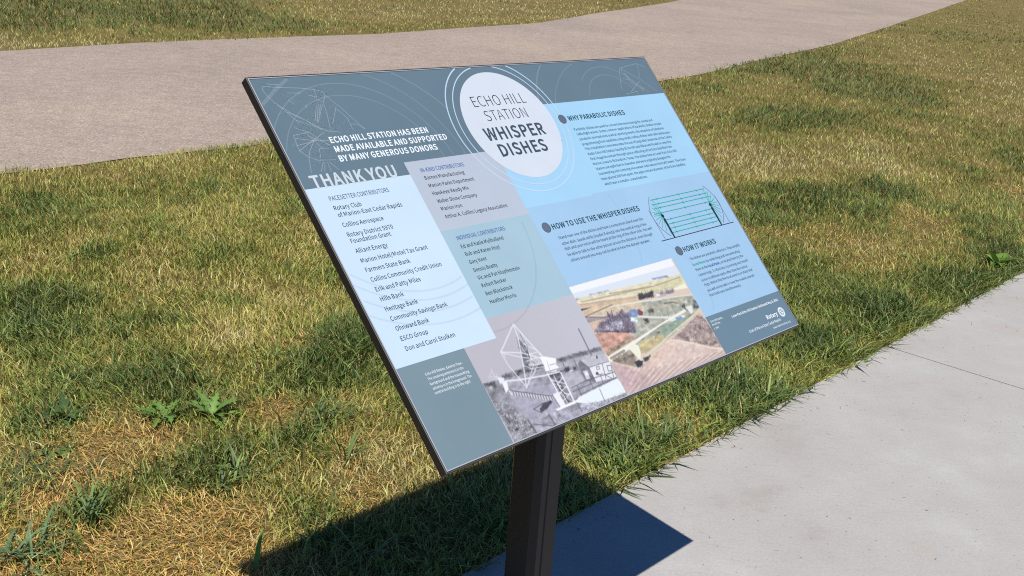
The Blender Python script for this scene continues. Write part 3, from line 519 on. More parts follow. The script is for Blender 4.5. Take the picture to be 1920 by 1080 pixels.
STRAW = [(-1.10,2.36,0.08,0.11,1),(-0.71,2.13,0.09,0.14,1.1),(-1.06,2.48,0.08,0.09,0.8),(-0.77,2.74,0.06,0.09,0.9),(-0.48,2.46,0.08,0.17,0.5),(-1.14,2.19,0.05,0.08,0.7),(-0.89,2.14,0.07,0.09,0.7),(-0.43,2.35,0.08,0.10,0.6),(-0.72,2.00,0.09,0.08,0.9),(1.25,5.36,0.18,0.28,0.5),(1.80,5.67,0.20,0.38,0.5),(1.01,5.18,0.12,0.21,0.4),(2.63,6.88,0.11,0.27,1),(1.36,4.93,0.23,0.29,0.25),(-0.85,3.26,0.07,0.09,0.4),(-0.94,2.04,0.07,0.07,0.5),(0.78,5.20,0.09,0.31,0.4),]
GLYPHS = {'R':{
' ':(149,"",""),
'(':(238,"82 389 156 553 204 531 138 373 118 207 138 41 204 -117 156 -138 82 25 56 207","0 2 1 0 3 2 9 3 0 9 4 3 8 4 9 8 5 4 8 6 5 7 6 8"),
')':(238,"87 41 108 207 87 373 21 531 69 553 144 389 170 207 144 25 69 -138 21 -117","3 5 4 2 5 3 2 6 5 1 6 2 1 7 6 0 7 1 9 7 0 9 8 7"),
',':(198,"79 -50 94 -7 59 5 44 41 60 77 96 90 139 69 153 13 126 -75 48 -136 28 -89","4 6 5 3 6 4 3 7 6 2 7 3 2 1 7 1 8 7 0 8 1 10 8 0 10 9 8"),
'-':(244,"207 216 207 158 25 158 25 216","2 0 3 2 1 0"),
'.':(198,"57 75 93 90 128 75 143 37 128 0 93 -15 57 0 43 37","0 2 1 7 2 0 7 3 2 6 3 7 6 4 3 6 5 4"),
'/':(274,"259 535 56 -125 0 -125 203 535","2 0 3 2 1 0"),
'0':(382,"69 439 185 504 301 439 343 246 301 51 185 -15 69 51 27 246 247 398 185 442 123 398 98 246 123 93 185 48 247 93 273 246","0 9 1 9 2 1 0 10 9 8 2 9 7 10 0 8 3 2 7 11 10 15 3 8 15 4 3 6 11 7 6 12 11 14 4 15 6 13 12 13 4 14 13 5 4 5 13 6"),
'1':(382,"162 56 162 410 75 410 75 458 136 474 181 494 234 494 234 56 332 56 332 -6 53 -6 53 56","4 6 5 4 1 6 1 7 6 3 1 4 2 1 3 0 7 1 10 0 11 10 7 0 10 8 7 10 9 8"),
'2':(382,"194 216 247 351 226 416 163 442 111 427 62 383 18 426 88 483 171 503 279 463 319 354 265 202 135 55 161 57 201 58 342 58 342 -6 24 -6 24 38","7 9 8 6 9 7 6 3 9 3 2 9 2 10 9 6 4 3 6 5 4 1 10 2 1 11 10 0 11 1 18 11 0 18 12 11 13 15 14 13 16 15 12 16 13 18 16 12 17 16 18"),
'5':(382,"48 104 100 64 168 48 238 77 267 157 240 235 171 263 131 256 90 233 51 258 68 494 316 494 316 431 132 431 121 304 146 315 188 320 296 282 341 159 290 31 175 -15 78 6 10 55","9 13 10 13 11 10 13 12 11 9 14 13 15 17 16 14 17 15 9 17 14 9 6 17 6 5 17 5 18 17 9 7 6 8 7 9 4 18 5 4 19 18 3 19 4 22 1 0 2 19 3 22 2 1 21 2 22 21 19 2 21 20 19"),
'6':(382,"87 441 217 503 286 489 341 448 299 402 261 432 221 441 138 399 104 260 144 293 206 309 309 269 347 150 304 31 200 -15 79 48 31 233 255 74 277 150 257 225 195 252 149 239 102 194 133 83 201 46","0 2 1 0 3 2 0 6 3 6 5 3 5 4 3 0 7 6 16 7 0 16 8 7 9 11 10 8 11 9 8 20 11 20 19 11 19 12 11 16 20 8 16 21 20 16 22 21 15 22 16 18 12 19 15 23 22 17 12 18 17 13 12 15 24 23 24 13 17 14 24 15 14 13 24"),
'7':(382,"27 431 27 494 344 494 344 450 232 241 200 -6 125 -6 163 240 261 431","0 2 1 0 3 2 0 8 3 8 4 3 7 4 8 7 5 4 6 5 7"),
'9':(382,"71 87 112 57 154 48 232 90 267 229 227 196 164 179 62 220 23 339 66 458 169 504 292 443 340 265 284 50 157 -15 86 0 30 40 115 416 93 339 113 264 174 237 222 251 270 298 239 407 170 443","9 11 10 8 17 9 17 24 9 24 11 9 24 23 11 23 12 11 8 18 17 22 12 23 7 18 8 7 19 18 21 12 22 21 4 12 4 13 12 7 20 19 20 4 21 7 4 20 7 5 4 3 13 4 6 5 7 2 13 3 16 1 0 16 2 1 2 14 13 16 14 2 15 14 16"),
'A':(418,"241 494 411 -6 333 -6 286 144 116 144 69 -6 -5 -6 164 494 246 272 221 354 198 433 204 433 182 354 157 272 135 204 268 204","6 10 7 10 0 7 10 11 0 11 1 0 6 12 10 12 9 10 12 9 11 9 1 11 8 1 9 6 13 12 15 1 8 6 14 13 6 4 14 4 15 14 4 3 15 3 1 15 6 5 4 2 1 3"),
'B':(450,"213 494 337 466 386 370 367 300 314 260 314 263 385 226 414 143 360 31 223 -6 62 -6 62 494 288 307 313 361 286 417 203 434 134 434 134 287 201 287 308 78 341 145 309 207 213 228 134 228 134 55 213 55","10 16 11 16 0 11 16 1 0 16 15 1 15 14 1 14 2 1 10 17 16 13 2 14 13 3 2 12 3 13 18 3 12 18 5 3 5 4 3 10 23 17 23 18 17 23 5 18 23 22 5 22 6 5 10 24 23 21 6 22 21 7 6 20 7 21 19 7 20 19 8 7 25 8 19 10 25 24 10 8 25 10 9 8"),
'C':(438,"96 434 255 503 336 484 397 438 357 389 309 425 257 437 149 386 108 246 148 103 255 51 314 65 368 109 409 61 338 4 251 -15 95 54 33 244","0 2 1 0 6 2 6 3 2 6 5 3 5 4 3 0 7 6 17 7 0 17 8 7 17 9 8 16 9 17 11 13 12 16 10 9 10 13 11 10 14 13 15 10 16 15 14 10"),
'D':(471,"190 494 365 430 425 246 365 61 193 -6 62 -6 62 494 309 106 350 246 309 384 183 433 134 433 134 56 183 56","5 11 6 11 0 6 11 10 0 10 1 0 5 12 11 9 1 10 9 2 1 8 2 9 8 3 2 7 3 8 13 3 7 13 4 3 5 13 12 5 4 13"),
'E':(405,"354 494 354 431 134 431 134 289 320 289 320 225 134 225 134 58 362 58 362 -6 62 -6 62 494","10 2 11 2 0 11 2 1 0 10 3 2 10 6 3 6 4 3 6 5 4 10 7 6 10 8 7 10 9 8"),
'F':(380,"354 494 354 431 134 431 134 277 321 277 321 214 134 214 134 -6 62 -6 62 494","8 2 9 2 0 9 2 1 0 8 3 2 8 6 3 6 4 3 6 5 4 8 7 6"),
'G':(472,"98 434 262 503 350 484 412 438 371 389 324 424 265 437 151 386 108 246 149 104 266 51 313 58 348 77 348 196 244 196 244 259 416 259 416 45 350 2 259 -15 96 54 33 244","0 2 1 0 6 2 6 3 2 6 5 3 5 4 3 0 7 6 21 7 0 21 8 7 14 16 15 14 13 16 13 17 16 21 9 8 20 9 21 12 17 13 20 10 9 11 17 12 10 17 11 19 10 20 19 17 10 19 18 17"),
'H':(498,"134 494 134 290 351 290 351 494 424 494 424 -6 351 -6 351 225 134 225 134 -6 62 -6 62 494","10 0 11 10 1 0 2 4 3 2 5 4 10 8 1 8 2 1 8 7 2 7 5 2 10 9 8 6 5 7"),
'I':(208,"134 494 134 -6 62 -6 62 494","2 0 3 2 1 0"),
'K':(443,"134 494 134 249 127 249 332 494 417 494 258 303 438 -6 356 -6 212 245 134 153 134 -6 62 -6 62 494","11 0 12 11 2 0 2 1 0 2 4 3 2 5 4 2 8 5 8 6 5 11 9 2 9 8 2 7 6 8 11 10 9"),
'L':(374,"134 494 134 58 348 58 348 -6 62 -6 62 494","4 0 5 4 1 0 4 2 1 4 3 2"),
'M':(554,"145 494 240 229 258 178 274 131 269 131 285 178 301 229 396 494 480 494 480 -6 411 -6 411 271 414 343 418 409 426 409 388 301 295 44 245 44 151 301 113 409 121 409 126 343 128 271 128 -6 62 -6 62 494","24 19 25 19 0 25 19 20 0 20 1 0 6 13 7 13 8 7 13 14 8 14 9 8 24 21 19 21 18 19 21 1 20 6 12 13 15 12 14 12 9 14 6 15 12 15 11 12 24 22 21 18 1 21 6 16 15 17 1 18 24 23 22 17 2 1 5 16 6 17 4 2 4 3 2 4 16 5 17 16 4"),
'N':(494,"133 494 314 183 365 86 358 86 353 156 350 235 350 494 420 494 420 -6 348 -6 168 306 117 404 124 404 128 334 131 257 131 -6 62 -6 62 494","16 11 17 11 0 17 11 12 0 12 1 0 5 7 6 5 8 7 16 13 11 13 10 11 13 10 12 10 1 12 16 14 13 9 1 10 16 15 14 4 8 5 9 3 1 3 2 1 3 8 4 9 8 3"),
'O':(507,"92 435 247 503 402 435 462 246 402 56 247 -15 92 56 33 246 348 386 247 437 146 386 108 246 146 104 247 52 348 104 387 246","0 9 1 9 2 1 0 10 9 8 2 9 7 10 0 8 3 2 7 11 10 15 3 8 6 11 7 15 4 3 6 12 11 14 4 15 6 13 12 13 4 14 13 5 4 5 13 6"),
'P':(434,"207 494 343 462 396 345 344 226 210 189 134 189 134 -6 62 -6 62 494 293 274 322 345 291 414 198 433 134 433 134 250 201 250","7 13 8 13 0 8 13 1 0 13 12 1 12 11 1 11 2 1 7 14 13 10 2 11 10 3 2 9 3 10 15 3 9 7 5 14 5 15 14 5 3 15 5 4 3 7 6 5"),
'R':(436,"295 285 323 352 295 414 210 433 134 433 134 262 210 262 134 202 134 -6 62 -6 62 494 221 494 347 463 397 352 365 256 288 212 415 -6 332 -6 213 202","9 4 10 4 11 10 4 12 11 4 3 12 3 2 12 2 13 12 9 5 4 1 13 2 1 14 13 0 14 1 6 14 0 9 7 5 7 6 5 7 14 6 7 15 14 7 18 15 18 16 15 9 8 7 17 16 18"),
'S':(410,"68 114 132 67 203 51 275 72 300 125 278 176 221 207 151 238 83 282 48 368 94 465 208 503 292 486 360 438 321 390 268 426 209 437 146 419 124 373 148 324 201 296 271 266 344 217 375 130 328 27 203 -15 105 5 24 62","10 12 11 10 13 12 9 17 10 17 16 10 16 13 10 16 15 13 15 14 13 9 18 17 9 19 18 8 19 9 8 20 19 8 21 20 7 21 8 7 22 21 6 22 7 6 23 22 5 23 6 4 23 5 4 24 23 3 24 4 27 1 0 2 24 3 27 2 1 26 2 27 26 24 2 26 25 24"),
'T':(412,"15 431 15 494 384 494 384 431 236 431 236 -6 163 -6 163 431","0 2 1 0 3 2 7 3 0 6 4 7 4 3 7 6 5 4"),
'U':(493,"60 494 132 494 132 201 164 83 241 51 318 83 351 201 351 494 422 494 422 200 370 33 241 -15 111 33 60 200","13 1 0 13 2 1 6 8 7 6 9 8 5 9 6 13 3 2 12 3 13 5 10 9 4 10 5 12 4 3 12 10 4 12 11 10"),
'V':(396,"70 494 150 226 173 145 196 68 190 68 214 145 236 226 316 494 391 494 232 -6 152 -6 -7 494","10 0 11 10 1 0 6 8 7 6 9 8 10 2 1 5 9 6 10 4 2 4 3 2 4 9 5 10 9 4"),
'W':(598,"85 494 138 224 152 145 166 70 159 70 175 145 193 224 262 494 327 494 396 224 414 145 430 70 424 70 437 145 450 224 504 494 574 494 471 -6 387 -6 312 293 300 350 289 400 296 400 285 350 272 293 198 -6 116 -6 10 494","26 0 27 26 1 0 6 8 7 6 21 8 21 22 8 22 9 8 14 16 15 14 17 16 6 23 21 23 20 21 23 20 22 20 9 22 19 9 20 6 24 23 18 9 19 6 25 24 5 25 6 18 10 9 26 2 1 13 17 14 18 12 10 12 11 10 4 3 5 3 25 5 26 3 2 12 17 13 26 25 3 18 17 12"),
'Y':(366,"-10 494 68 494 133 353 157 300 180 249 175 249 199 300 223 353 287 494 364 494 213 188 213 -6 140 -6 140 188","13 1 0 13 2 1 7 9 8 7 10 9 6 10 7 13 3 2 5 4 6 4 10 6 13 4 3 13 10 4 12 10 13 12 11 10"),
'a':(388,"89 190 254 233 241 288 186 315 129 303 76 274 47 326 114 361 197 377 297 335 328 223 328 -6 267 -6 262 38 266 38 211 1 144 -15 65 14 33 94 256 181 138 151 104 97 121 59 162 47 209 58 256 91","7 9 8 6 9 7 6 3 9 3 2 9 2 10 9 5 4 6 4 3 6 1 10 2 0 10 1 0 19 10 19 11 10 18 20 0 20 19 0 25 11 19 18 21 20 18 22 21 17 22 18 24 14 25 14 11 25 17 23 22 23 14 24 17 13 23 13 14 23 17 15 13 15 12 13 15 11 14 16 15 17 12 11 15"),
'b':(424,"120 32 115 -6 56 -6 56 536 128 536 128 385 126 332 172 362 235 377 346 325 384 186 335 38 221 -15 166 -2 116 32 288 279 218 314 175 302 128 268 128 83 172 56 210 49 280 85 309 186","2 4 3 2 5 4 2 6 5 7 9 8 6 9 7 2 18 6 18 17 6 17 16 6 16 9 6 16 15 9 15 10 9 23 10 15 2 19 18 23 11 10 22 11 23 21 11 22 2 14 19 14 20 19 14 21 20 14 11 21 14 0 11 0 12 11 2 13 14 1 13 0 13 12 0 2 1 13"),
'c':(353,"82 326 208 377 272 364 322 330 285 281 248 306 212 314 134 277 103 181 133 84 210 48 254 58 296 86 329 35 269 -2 203 -15 79 37 29 181","0 2 1 0 3 2 0 6 3 6 5 3 5 4 3 17 7 0 7 6 0 17 8 7 16 8 17 16 9 8 11 13 12 16 10 9 10 13 11 16 13 10 15 13 16 15 14 13"),
'd':(426,"78 324 191 377 249 365 288 340 285 391 285 536 358 536 358 -6 297 -6 292 37 296 37 248 1 184 -15 71 37 29 181 285 279 244 306 203 314 133 278 104 181 129 83 199 49 243 60 285 95","4 6 5 4 7 6 3 7 4 0 2 1 0 3 2 0 17 3 17 16 3 16 15 3 15 7 3 14 18 0 18 17 0 23 7 15 14 19 18 14 20 19 13 20 14 22 10 23 10 7 23 13 21 20 21 10 22 13 9 21 9 10 21 13 8 9 11 7 10 12 11 13 11 8 13 8 7 11"),
'e':(382,"80 324 197 378 308 329 347 202 346 182 344 161 103 161 135 79 215 46 261 53 308 76 334 25 276 -4 207 -15 81 37 29 181 259 290 198 316 134 289 103 216 280 216","0 2 1 0 17 2 17 16 2 16 3 2 15 18 0 18 17 0 20 3 16 15 19 18 15 20 19 15 3 20 15 4 3 15 5 4 14 6 15 6 5 15 14 7 6 14 8 7 9 11 10 8 11 9 14 11 8 13 11 14 13 12 11"),
'f':(229,"66 367 66 421 92 511 176 545 210 542 244 532 228 473 202 482 184 485 150 468 138 419 138 368 214 368 214 307 138 307 138 -6 66 -6 66 307 16 307 16 364","2 4 3 2 5 4 2 7 5 7 6 5 1 9 2 9 8 2 8 7 2 1 10 9 0 10 1 0 11 10 0 12 11 0 13 12 19 13 0 18 13 19 17 13 18 16 14 17 14 13 17 16 15 14"),
'g':(388,"43 -22 82 14 82 13 59 36 49 75 62 118 89 144 89 143 57 181 41 242 83 341 182 377 212 374 235 368 366 368 366 310 297 310 313 286 321 240 281 144 183 109 154 112 131 121 118 106 112 85 123 61 170 50 241 50 339 29 373 -42 321 -134 183 -173 72 -147 28 -71 233 300 183 320 133 300 112 242 133 183 183 162 233 183 254 242 284 -21 233 -11 170 -11 148 -10 126 -6 101 -33 93 -60 119 -102 192 -119 272 -97 300 -51","10 12 11 10 13 12 10 14 13 10 15 14 9 36 10 36 35 10 35 15 10 34 16 35 16 15 35 34 17 16 9 37 36 41 17 34 41 18 17 8 37 9 40 18 41 8 38 37 40 19 18 39 19 40 8 39 38 7 6 8 6 39 8 6 19 39 5 19 6 5 22 19 22 20 19 5 23 22 21 20 22 4 23 5 4 24 23 4 25 24 3 25 4 3 26 25 3 27 26 3 28 27 2 1 3 1 28 3 1 43 28 43 42 28 42 29 28 0 46 1 46 43 1 0 47 46 45 43 46 44 43 45 52 29 42 33 47 0 33 48 47 52 30 29 51 30 52 33 49 48 32 49 33 50 30 51 32 50 49 32 30 50 32 31 30"),
'h':(417,"128 536 128 385 126 323 171 359 240 377 329 339 356 230 356 -6 284 -6 284 221 269 291 221 312 174 299 128 260 128 -6 56 -6 56 536","15 0 16 15 1 0 15 2 1 3 5 4 2 5 3 2 11 5 11 10 5 10 6 5 15 13 2 13 12 2 12 11 2 9 6 10 15 14 13 9 7 6 8 7 9"),
'i':(196,"59 510 92 523 126 510 139 477 126 443 92 430 59 443 46 477 128 368 128 -6 56 -6 56 368","10 8 11 10 9 8 0 2 1 0 3 2 7 3 0 7 4 3 6 4 7 5 4 6"),
'k':(380,"127 536 127 177 121 177 275 368 357 368 232 216 372 -6 292 -6 189 165 127 93 127 -6 56 -6 56 536","11 0 12 11 2 0 2 1 0 2 4 3 2 5 4 2 8 5 8 6 5 11 9 2 9 8 2 7 6 8 11 10 9"),
'l':(202,"56 536 128 536 128 69 132 52 141 48 144 48 157 50 167 -8 147 -13 124 -14 71 8 56 71","11 1 0 11 2 1 10 2 11 10 3 2 10 4 3 5 7 6 4 7 5 10 7 4 9 7 10 9 8 7"),
'm':(630,"116 368 122 315 117 315 168 358 231 377 300 358 332 310 386 357 452 377 539 339 566 230 566 -6 494 -6 494 221 479 291 432 312 392 299 347 260 347 -6 275 -6 275 221 259 291 213 312 173 299 128 260 128 -6 56 -6 56 368","7 9 8 3 5 4 26 0 27 26 2 0 2 1 0 2 5 3 2 6 5 6 9 7 6 15 9 15 14 9 14 10 9 26 24 2 24 23 2 23 22 2 22 6 2 6 16 15 21 6 22 21 16 6 21 17 16 20 17 21 13 10 14 26 25 24 20 18 17 13 11 10 19 18 20 12 11 13"),
'n':(419,"116 368 122 315 117 315 171 358 240 377 329 339 356 230 356 -6 284 -6 284 221 269 291 221 312 174 299 128 260 128 -6 56 -6 56 368","3 5 4 15 0 16 15 2 0 2 1 0 2 5 3 2 11 5 11 10 5 10 6 5 15 13 2 13 12 2 12 11 2 9 6 10 15 14 13 9 7 6 8 7 9"),
'o':(416,"81 325 202 377 323 325 375 181 323 37 202 -15 81 37 29 181 273 278 202 314 131 278 103 181 131 84 202 48 273 84 301 181","0 2 1 7 10 0 10 9 0 9 2 0 9 8 2 8 3 2 7 11 10 15 3 8 14 3 15 7 12 11 6 12 7 14 4 3 13 4 14 6 13 12 6 4 13 5 4 6"),
'p':(426,"116 368 122 326 117 326 170 361 235 377 346 325 384 186 335 38 221 -15 168 -3 127 23 128 -30 128 -158 56 -158 56 368 288 279 218 314 175 302 128 268 128 83 172 56 210 49 280 85 309 186","3 5 4 13 0 14 13 2 0 2 1 0 2 5 3 13 18 2 18 17 2 17 16 2 16 5 2 16 15 5 15 6 5 23 6 15 13 19 18 23 7 6 22 7 23 21 7 22 13 10 19 10 20 19 10 21 20 10 7 21 10 8 7 13 11 10 9 8 10 13 12 11"),
'r':(271,"117 368 123 302 116 302 161 356 221 377 244 375 267 367 253 304 231 309 214 311 169 293 128 231 128 -6 56 -6 56 368","3 5 4 3 6 5 13 0 14 13 2 0 2 1 0 3 7 6 2 9 3 9 8 3 8 7 3 2 10 9 13 11 2 11 10 2 13 12 11"),
's':(325,"49 90 102 56 158 45 207 60 223 95 199 133 144 159 71 196 35 269 70 346 166 377 231 365 286 332 250 284 208 309 167 318 120 304 106 272 127 237 180 214 256 176 294 99 258 18 156 -15 80 0 13 40","9 11 10 9 12 11 8 16 9 16 15 9 15 12 9 15 14 12 14 13 12 8 17 16 8 18 17 7 18 8 7 19 18 7 20 19 6 20 7 6 21 20 5 21 6 4 21 5 4 22 21 3 22 4 25 1 0 2 22 3 25 2 1 25 22 2 24 22 25 24 23 22"),
't':(264,"66 307 12 307 12 364 70 367 77 470 138 470 138 368 237 368 237 307 138 307 138 111 150 63 189 47 208 49 234 58 249 1 210 -10 174 -15 90 20 66 111","3 5 4 3 6 5 3 7 6 3 8 7 2 8 3 1 8 2 0 8 1 19 9 0 9 8 0 19 10 9 18 10 19 18 11 10 18 12 11 13 15 14 12 15 13 18 15 12 17 15 18 17 16 15"),
'u':(417,"50 368 123 368 123 141 138 71 186 50 232 64 278 108 278 368 350 368 350 -6 288 -6 283 51 289 51 235 4 167 -15 78 23 50 132","16 1 0 16 2 1 6 8 7 6 9 8 16 3 2 15 3 16 5 12 6 12 9 6 15 4 3 4 11 5 11 12 5 4 10 11 13 9 12 15 13 4 13 10 4 14 13 15 10 9 13"),
'v':(360,"76 368 145 158 162 104 178 55 172 55 188 104 205 158 274 368 347 368 215 -6 135 -6 1 368","10 0 11 10 1 0 6 8 7 6 9 8 10 2 1 5 9 6 4 3 5 3 9 5 10 3 2 10 9 3"),
'w':(547,"84 368 140 154 150 103 160 58 154 58 165 103 177 154 235 368 303 368 361 154 373 103 385 58 379 58 389 103 400 154 454 368 525 368 424 -6 341 -6 288 194 275 245 264 294 270 294 259 245 246 193 194 -6 114 -6 10 368","26 0 27 26 1 0 6 8 7 6 21 8 21 22 8 22 9 8 14 16 15 14 17 16 6 23 21 23 20 21 23 20 22 20 9 22 19 9 20 6 24 23 18 9 19 6 25 24 18 10 9 5 25 6 13 17 14 26 2 1 18 12 10 12 11 10 4 3 5 3 25 5 12 17 13 26 3 2 26 25 3 18 17 12"),
'x':(345,"9 368 89 368 139 286 156 255 173 228 169 228 183 255 200 285 246 368 323 368 209 183 332 -6 252 -6 197 82 178 115 160 144 163 144 146 115 128 82 77 -6 0 -6 123 189","21 1 0 21 2 1 7 9 8 7 10 9 21 3 2 6 10 7 21 5 3 5 4 3 5 10 6 21 10 5 20 15 21 15 10 21 15 16 10 16 11 10 20 17 15 17 14 15 17 14 16 14 11 16 20 18 17 13 11 14 20 19 18 12 11 13"),
'y':(360,"33 -93 51 -98 64 -100 111 -79 141 -26 148 -1 0 368 76 368 151 163 168 113 185 64 180 64 194 112 208 163 275 368 347 368 208 -33 156 -124 68 -162 43 -160 18 -153","5 7 6 5 8 7 13 15 14 13 16 15 5 9 8 12 16 13 5 11 9 11 10 9 11 16 12 5 16 11 4 16 5 3 16 4 3 17 16 2 17 3 20 1 0 20 2 1 20 17 2 20 18 17 19 18 20"),
},
'B':{
' ':(140,"",""),
',':(219,"52 -49 69 -27 69 -24 87 -22 58 -15 35 6 26 39 35 72 59 93 91 100 129 88 152 56 159 11 146 -52 110 -103 37 -150 8 -77","8 10 9 7 10 8 7 11 10 6 11 7 6 12 11 5 12 6 5 13 12 4 3 5 3 13 5 2 13 3 1 13 2 0 13 1 16 13 0 16 14 13 15 14 16"),
'0':(393,"29 370 85 458 174 489 263 458 319 370 338 231 319 91 263 1 174 -30 84 1 29 91 11 231 230 334 205 386 174 400 143 386 118 334 107 231 118 127 143 74 174 61 205 74 230 127 241 231","1 3 2 0 3 1 0 14 3 14 4 3 0 15 14 13 4 14 0 16 15 12 4 13 12 5 4 11 16 0 23 5 12 11 17 16 23 6 5 10 17 11 10 18 17 22 6 23 10 19 18 21 6 22 9 19 10 21 7 6 9 20 19 20 7 21 9 7 20 9 8 7"),
'1':(393,"137 68 137 369 55 369 55 443 107 455 136 465 166 479 235 479 235 68 327 68 327 -21 35 -21 35 68","5 7 6 5 8 7 4 1 5 1 8 5 3 1 4 2 1 3 0 8 1 11 0 12 11 8 0 11 9 8 11 10 9"),
'2':(393,"130 162 196 255 217 331 210 367 189 390 153 400 125 394 99 379 58 339 -5 401 52 452 101 478 161 488 242 469 296 414 315 332 291 231 225 132 166 70 137 68 164 69 189 70 337 70 337 -21 7 -21 7 42","11 13 12 10 13 11 10 14 13 9 14 10 9 5 14 5 4 14 4 15 14 8 7 9 7 6 9 6 5 9 3 15 4 2 15 3 2 16 15 1 16 2 0 16 1 0 17 16 25 17 0 25 19 17 19 18 17 20 22 21 20 23 22 19 23 20 25 23 19 24 23 25"),
'6':(393,"40 372 109 461 203 488 254 481 295 462 342 422 281 356 248 386 228 396 209 399 161 385 126 334 118 286 108 276 149 298 193 306 271 288 324 231 342 140 321 53 266 -7 188 -30 97 0 36 85 14 219 216 68 236 95 245 141 238 186 218 212 183 221 161 217 134 202 112 178 125 112 152 71 189 59","1 3 2 1 4 3 1 5 4 0 5 1 0 9 5 9 8 5 8 7 5 7 6 5 0 10 9 0 11 10 24 11 0 24 12 11 14 16 15 13 16 14 13 17 16 24 13 12 24 17 13 24 30 17 30 29 17 29 18 17 24 31 30 23 33 24 33 32 24 32 31 24 28 18 29 27 18 28 23 34 33 26 18 27 26 19 18 23 35 34 25 19 26 22 35 23 22 36 35 36 19 25 22 19 36 22 20 19 21 20 22"),
'A':(426,"237 479 407 -21 302 -21 258 120 120 120 76 -21 -26 -21 143 479 217 251 201 302 185 354 175 391 203 391 193 354 178 302 162 251 148 206 231 206","6 11 7 11 0 7 11 12 0 12 1 0 6 10 11 13 1 12 6 14 10 14 9 10 14 9 13 9 1 13 8 1 9 6 15 14 17 1 8 6 16 15 6 4 16 4 17 16 4 3 17 3 1 17 6 5 4 2 1 3"),
'B':(457,"200 479 288 468 354 425 378 348 369 296 341 254 310 236 310 258 350 242 390 198 404 134 379 47 308 -5 211 -21 43 -21 43 479 245 293 271 311 279 339 270 369 244 386 190 393 141 393 141 285 188 285 261 76 294 98 305 136 294 170 262 191 200 199 141 199 141 67 200 67","14 22 15 22 0 15 22 1 0 22 2 1 22 21 2 21 20 2 20 3 2 14 23 22 19 3 20 18 3 19 18 4 3 17 4 18 16 4 17 16 5 4 24 5 16 14 31 23 31 24 23 31 7 24 7 5 24 31 6 7 8 5 7 6 8 5 6 9 8 31 30 6 30 9 6 14 32 31 29 9 30 29 10 9 28 10 29 27 10 28 26 10 27 26 11 10 25 11 26 33 11 25 32 11 33 14 11 32 14 12 11 14 13 12"),
'C':(445,"44 366 124 457 239 488 298 479 345 456 394 413 337 344 297 378 271 391 242 395 177 376 133 321 117 231 133 139 175 83 240 64 273 69 302 84 347 124 406 56 349 5 297 -20 235 -29 122 2 44 92 15 229","1 3 2 1 4 3 0 4 1 0 9 4 9 5 4 9 8 5 8 7 5 7 6 5 0 10 9 0 11 10 25 11 0 25 12 11 25 13 12 24 13 25 24 14 13 17 19 18 23 14 24 16 19 17 23 15 14 15 19 16 23 19 15 23 20 19 23 21 20 22 21 23"),
'D':(476,"180 479 307 451 388 365 415 231 388 97 308 9 183 -21 43 -21 43 479 252 88 297 141 313 231 297 320 252 372 170 391 141 391 141 68 170 68","7 15 8 15 0 8 15 1 0 15 14 1 14 2 1 7 16 15 13 2 14 12 2 13 12 3 2 11 3 12 11 4 3 10 4 11 9 4 10 9 5 4 17 5 9 7 17 16 7 5 17 7 6 5"),
'E':(414,"348 479 348 389 141 389 141 287 315 287 315 196 141 196 141 70 355 70 355 -21 43 -21 43 479","10 2 11 2 0 11 2 1 0 10 3 2 10 6 3 6 4 3 6 5 4 10 7 6 10 8 7 10 9 8"),
'F':(391,"348 479 348 389 141 389 141 275 317 275 317 185 141 185 141 -21 43 -21 43 479","8 2 9 2 0 9 2 1 0 8 3 2 8 6 3 6 4 3 6 5 4 8 7 6"),
'G':(477,"45 366 127 457 245 488 310 478 358 455 408 413 350 344 310 377 283 390 250 395 179 376 134 321 117 231 133 139 178 84 251 63 277 66 301 74 311 81 311 169 214 169 214 258 406 258 406 35 359 0 306 -21 242 -29 125 2 44 92 15 229","1 3 2 1 4 3 0 4 1 0 9 4 9 5 4 9 8 5 8 7 5 7 6 5 0 10 9 0 11 10 29 11 0 29 12 11 20 22 21 20 19 22 19 23 22 29 13 12 28 13 29 18 23 19 28 14 13 27 14 28 27 15 14 17 23 18 16 23 17 15 23 16 27 23 15 27 24 23 26 24 27 26 25 24"),
'H':(501,"141 479 141 287 314 287 314 479 414 479 414 -21 314 -21 314 196 141 196 141 -21 43 -21 43 479","10 0 11 10 1 0 2 4 3 2 5 4 10 8 1 8 2 1 8 7 2 7 5 2 10 9 8 6 5 7"),
'I':(229,"141 479 141 -21 43 -21 43 479","2 0 3 2 1 0"),
'K':(450,"141 479 141 249 112 249 305 479 424 479 261 283 438 -21 326 -21 197 203 141 138 141 -21 43 -21 43 479","11 0 12 11 2 0 2 1 0 2 4 3 2 5 4 2 8 5 8 6 5 11 9 2 9 8 2 7 6 8 11 10 9"),
'L':(385,"141 479 141 70 342 70 342 -21 43 -21 43 479","4 0 5 4 1 0 4 2 1 4 3 2"),
'M':(554,"147 479 240 220 251 189 262 156 268 138 241 138 248 156 258 188 269 220 361 479 466 479 466 -21 371 -21 371 254 372 299 375 347 377 369 411 369 379 278 287 26 220 26 128 278 96 369 130 369 132 347 135 299 136 254 136 -21 43 -21 43 479","28 22 29 22 0 29 22 23 0 23 1 0 8 16 9 16 10 9 16 17 10 17 11 10 28 21 22 24 1 23 8 15 16 18 11 17 25 1 24 8 14 15 8 13 14 26 1 25 19 13 18 13 11 18 28 26 21 26 20 21 8 19 13 19 12 13 28 27 26 20 1 26 20 5 1 5 2 1 7 4 8 4 19 8 5 6 2 6 3 2 6 3 7 3 4 7 20 4 5 20 19 4"),
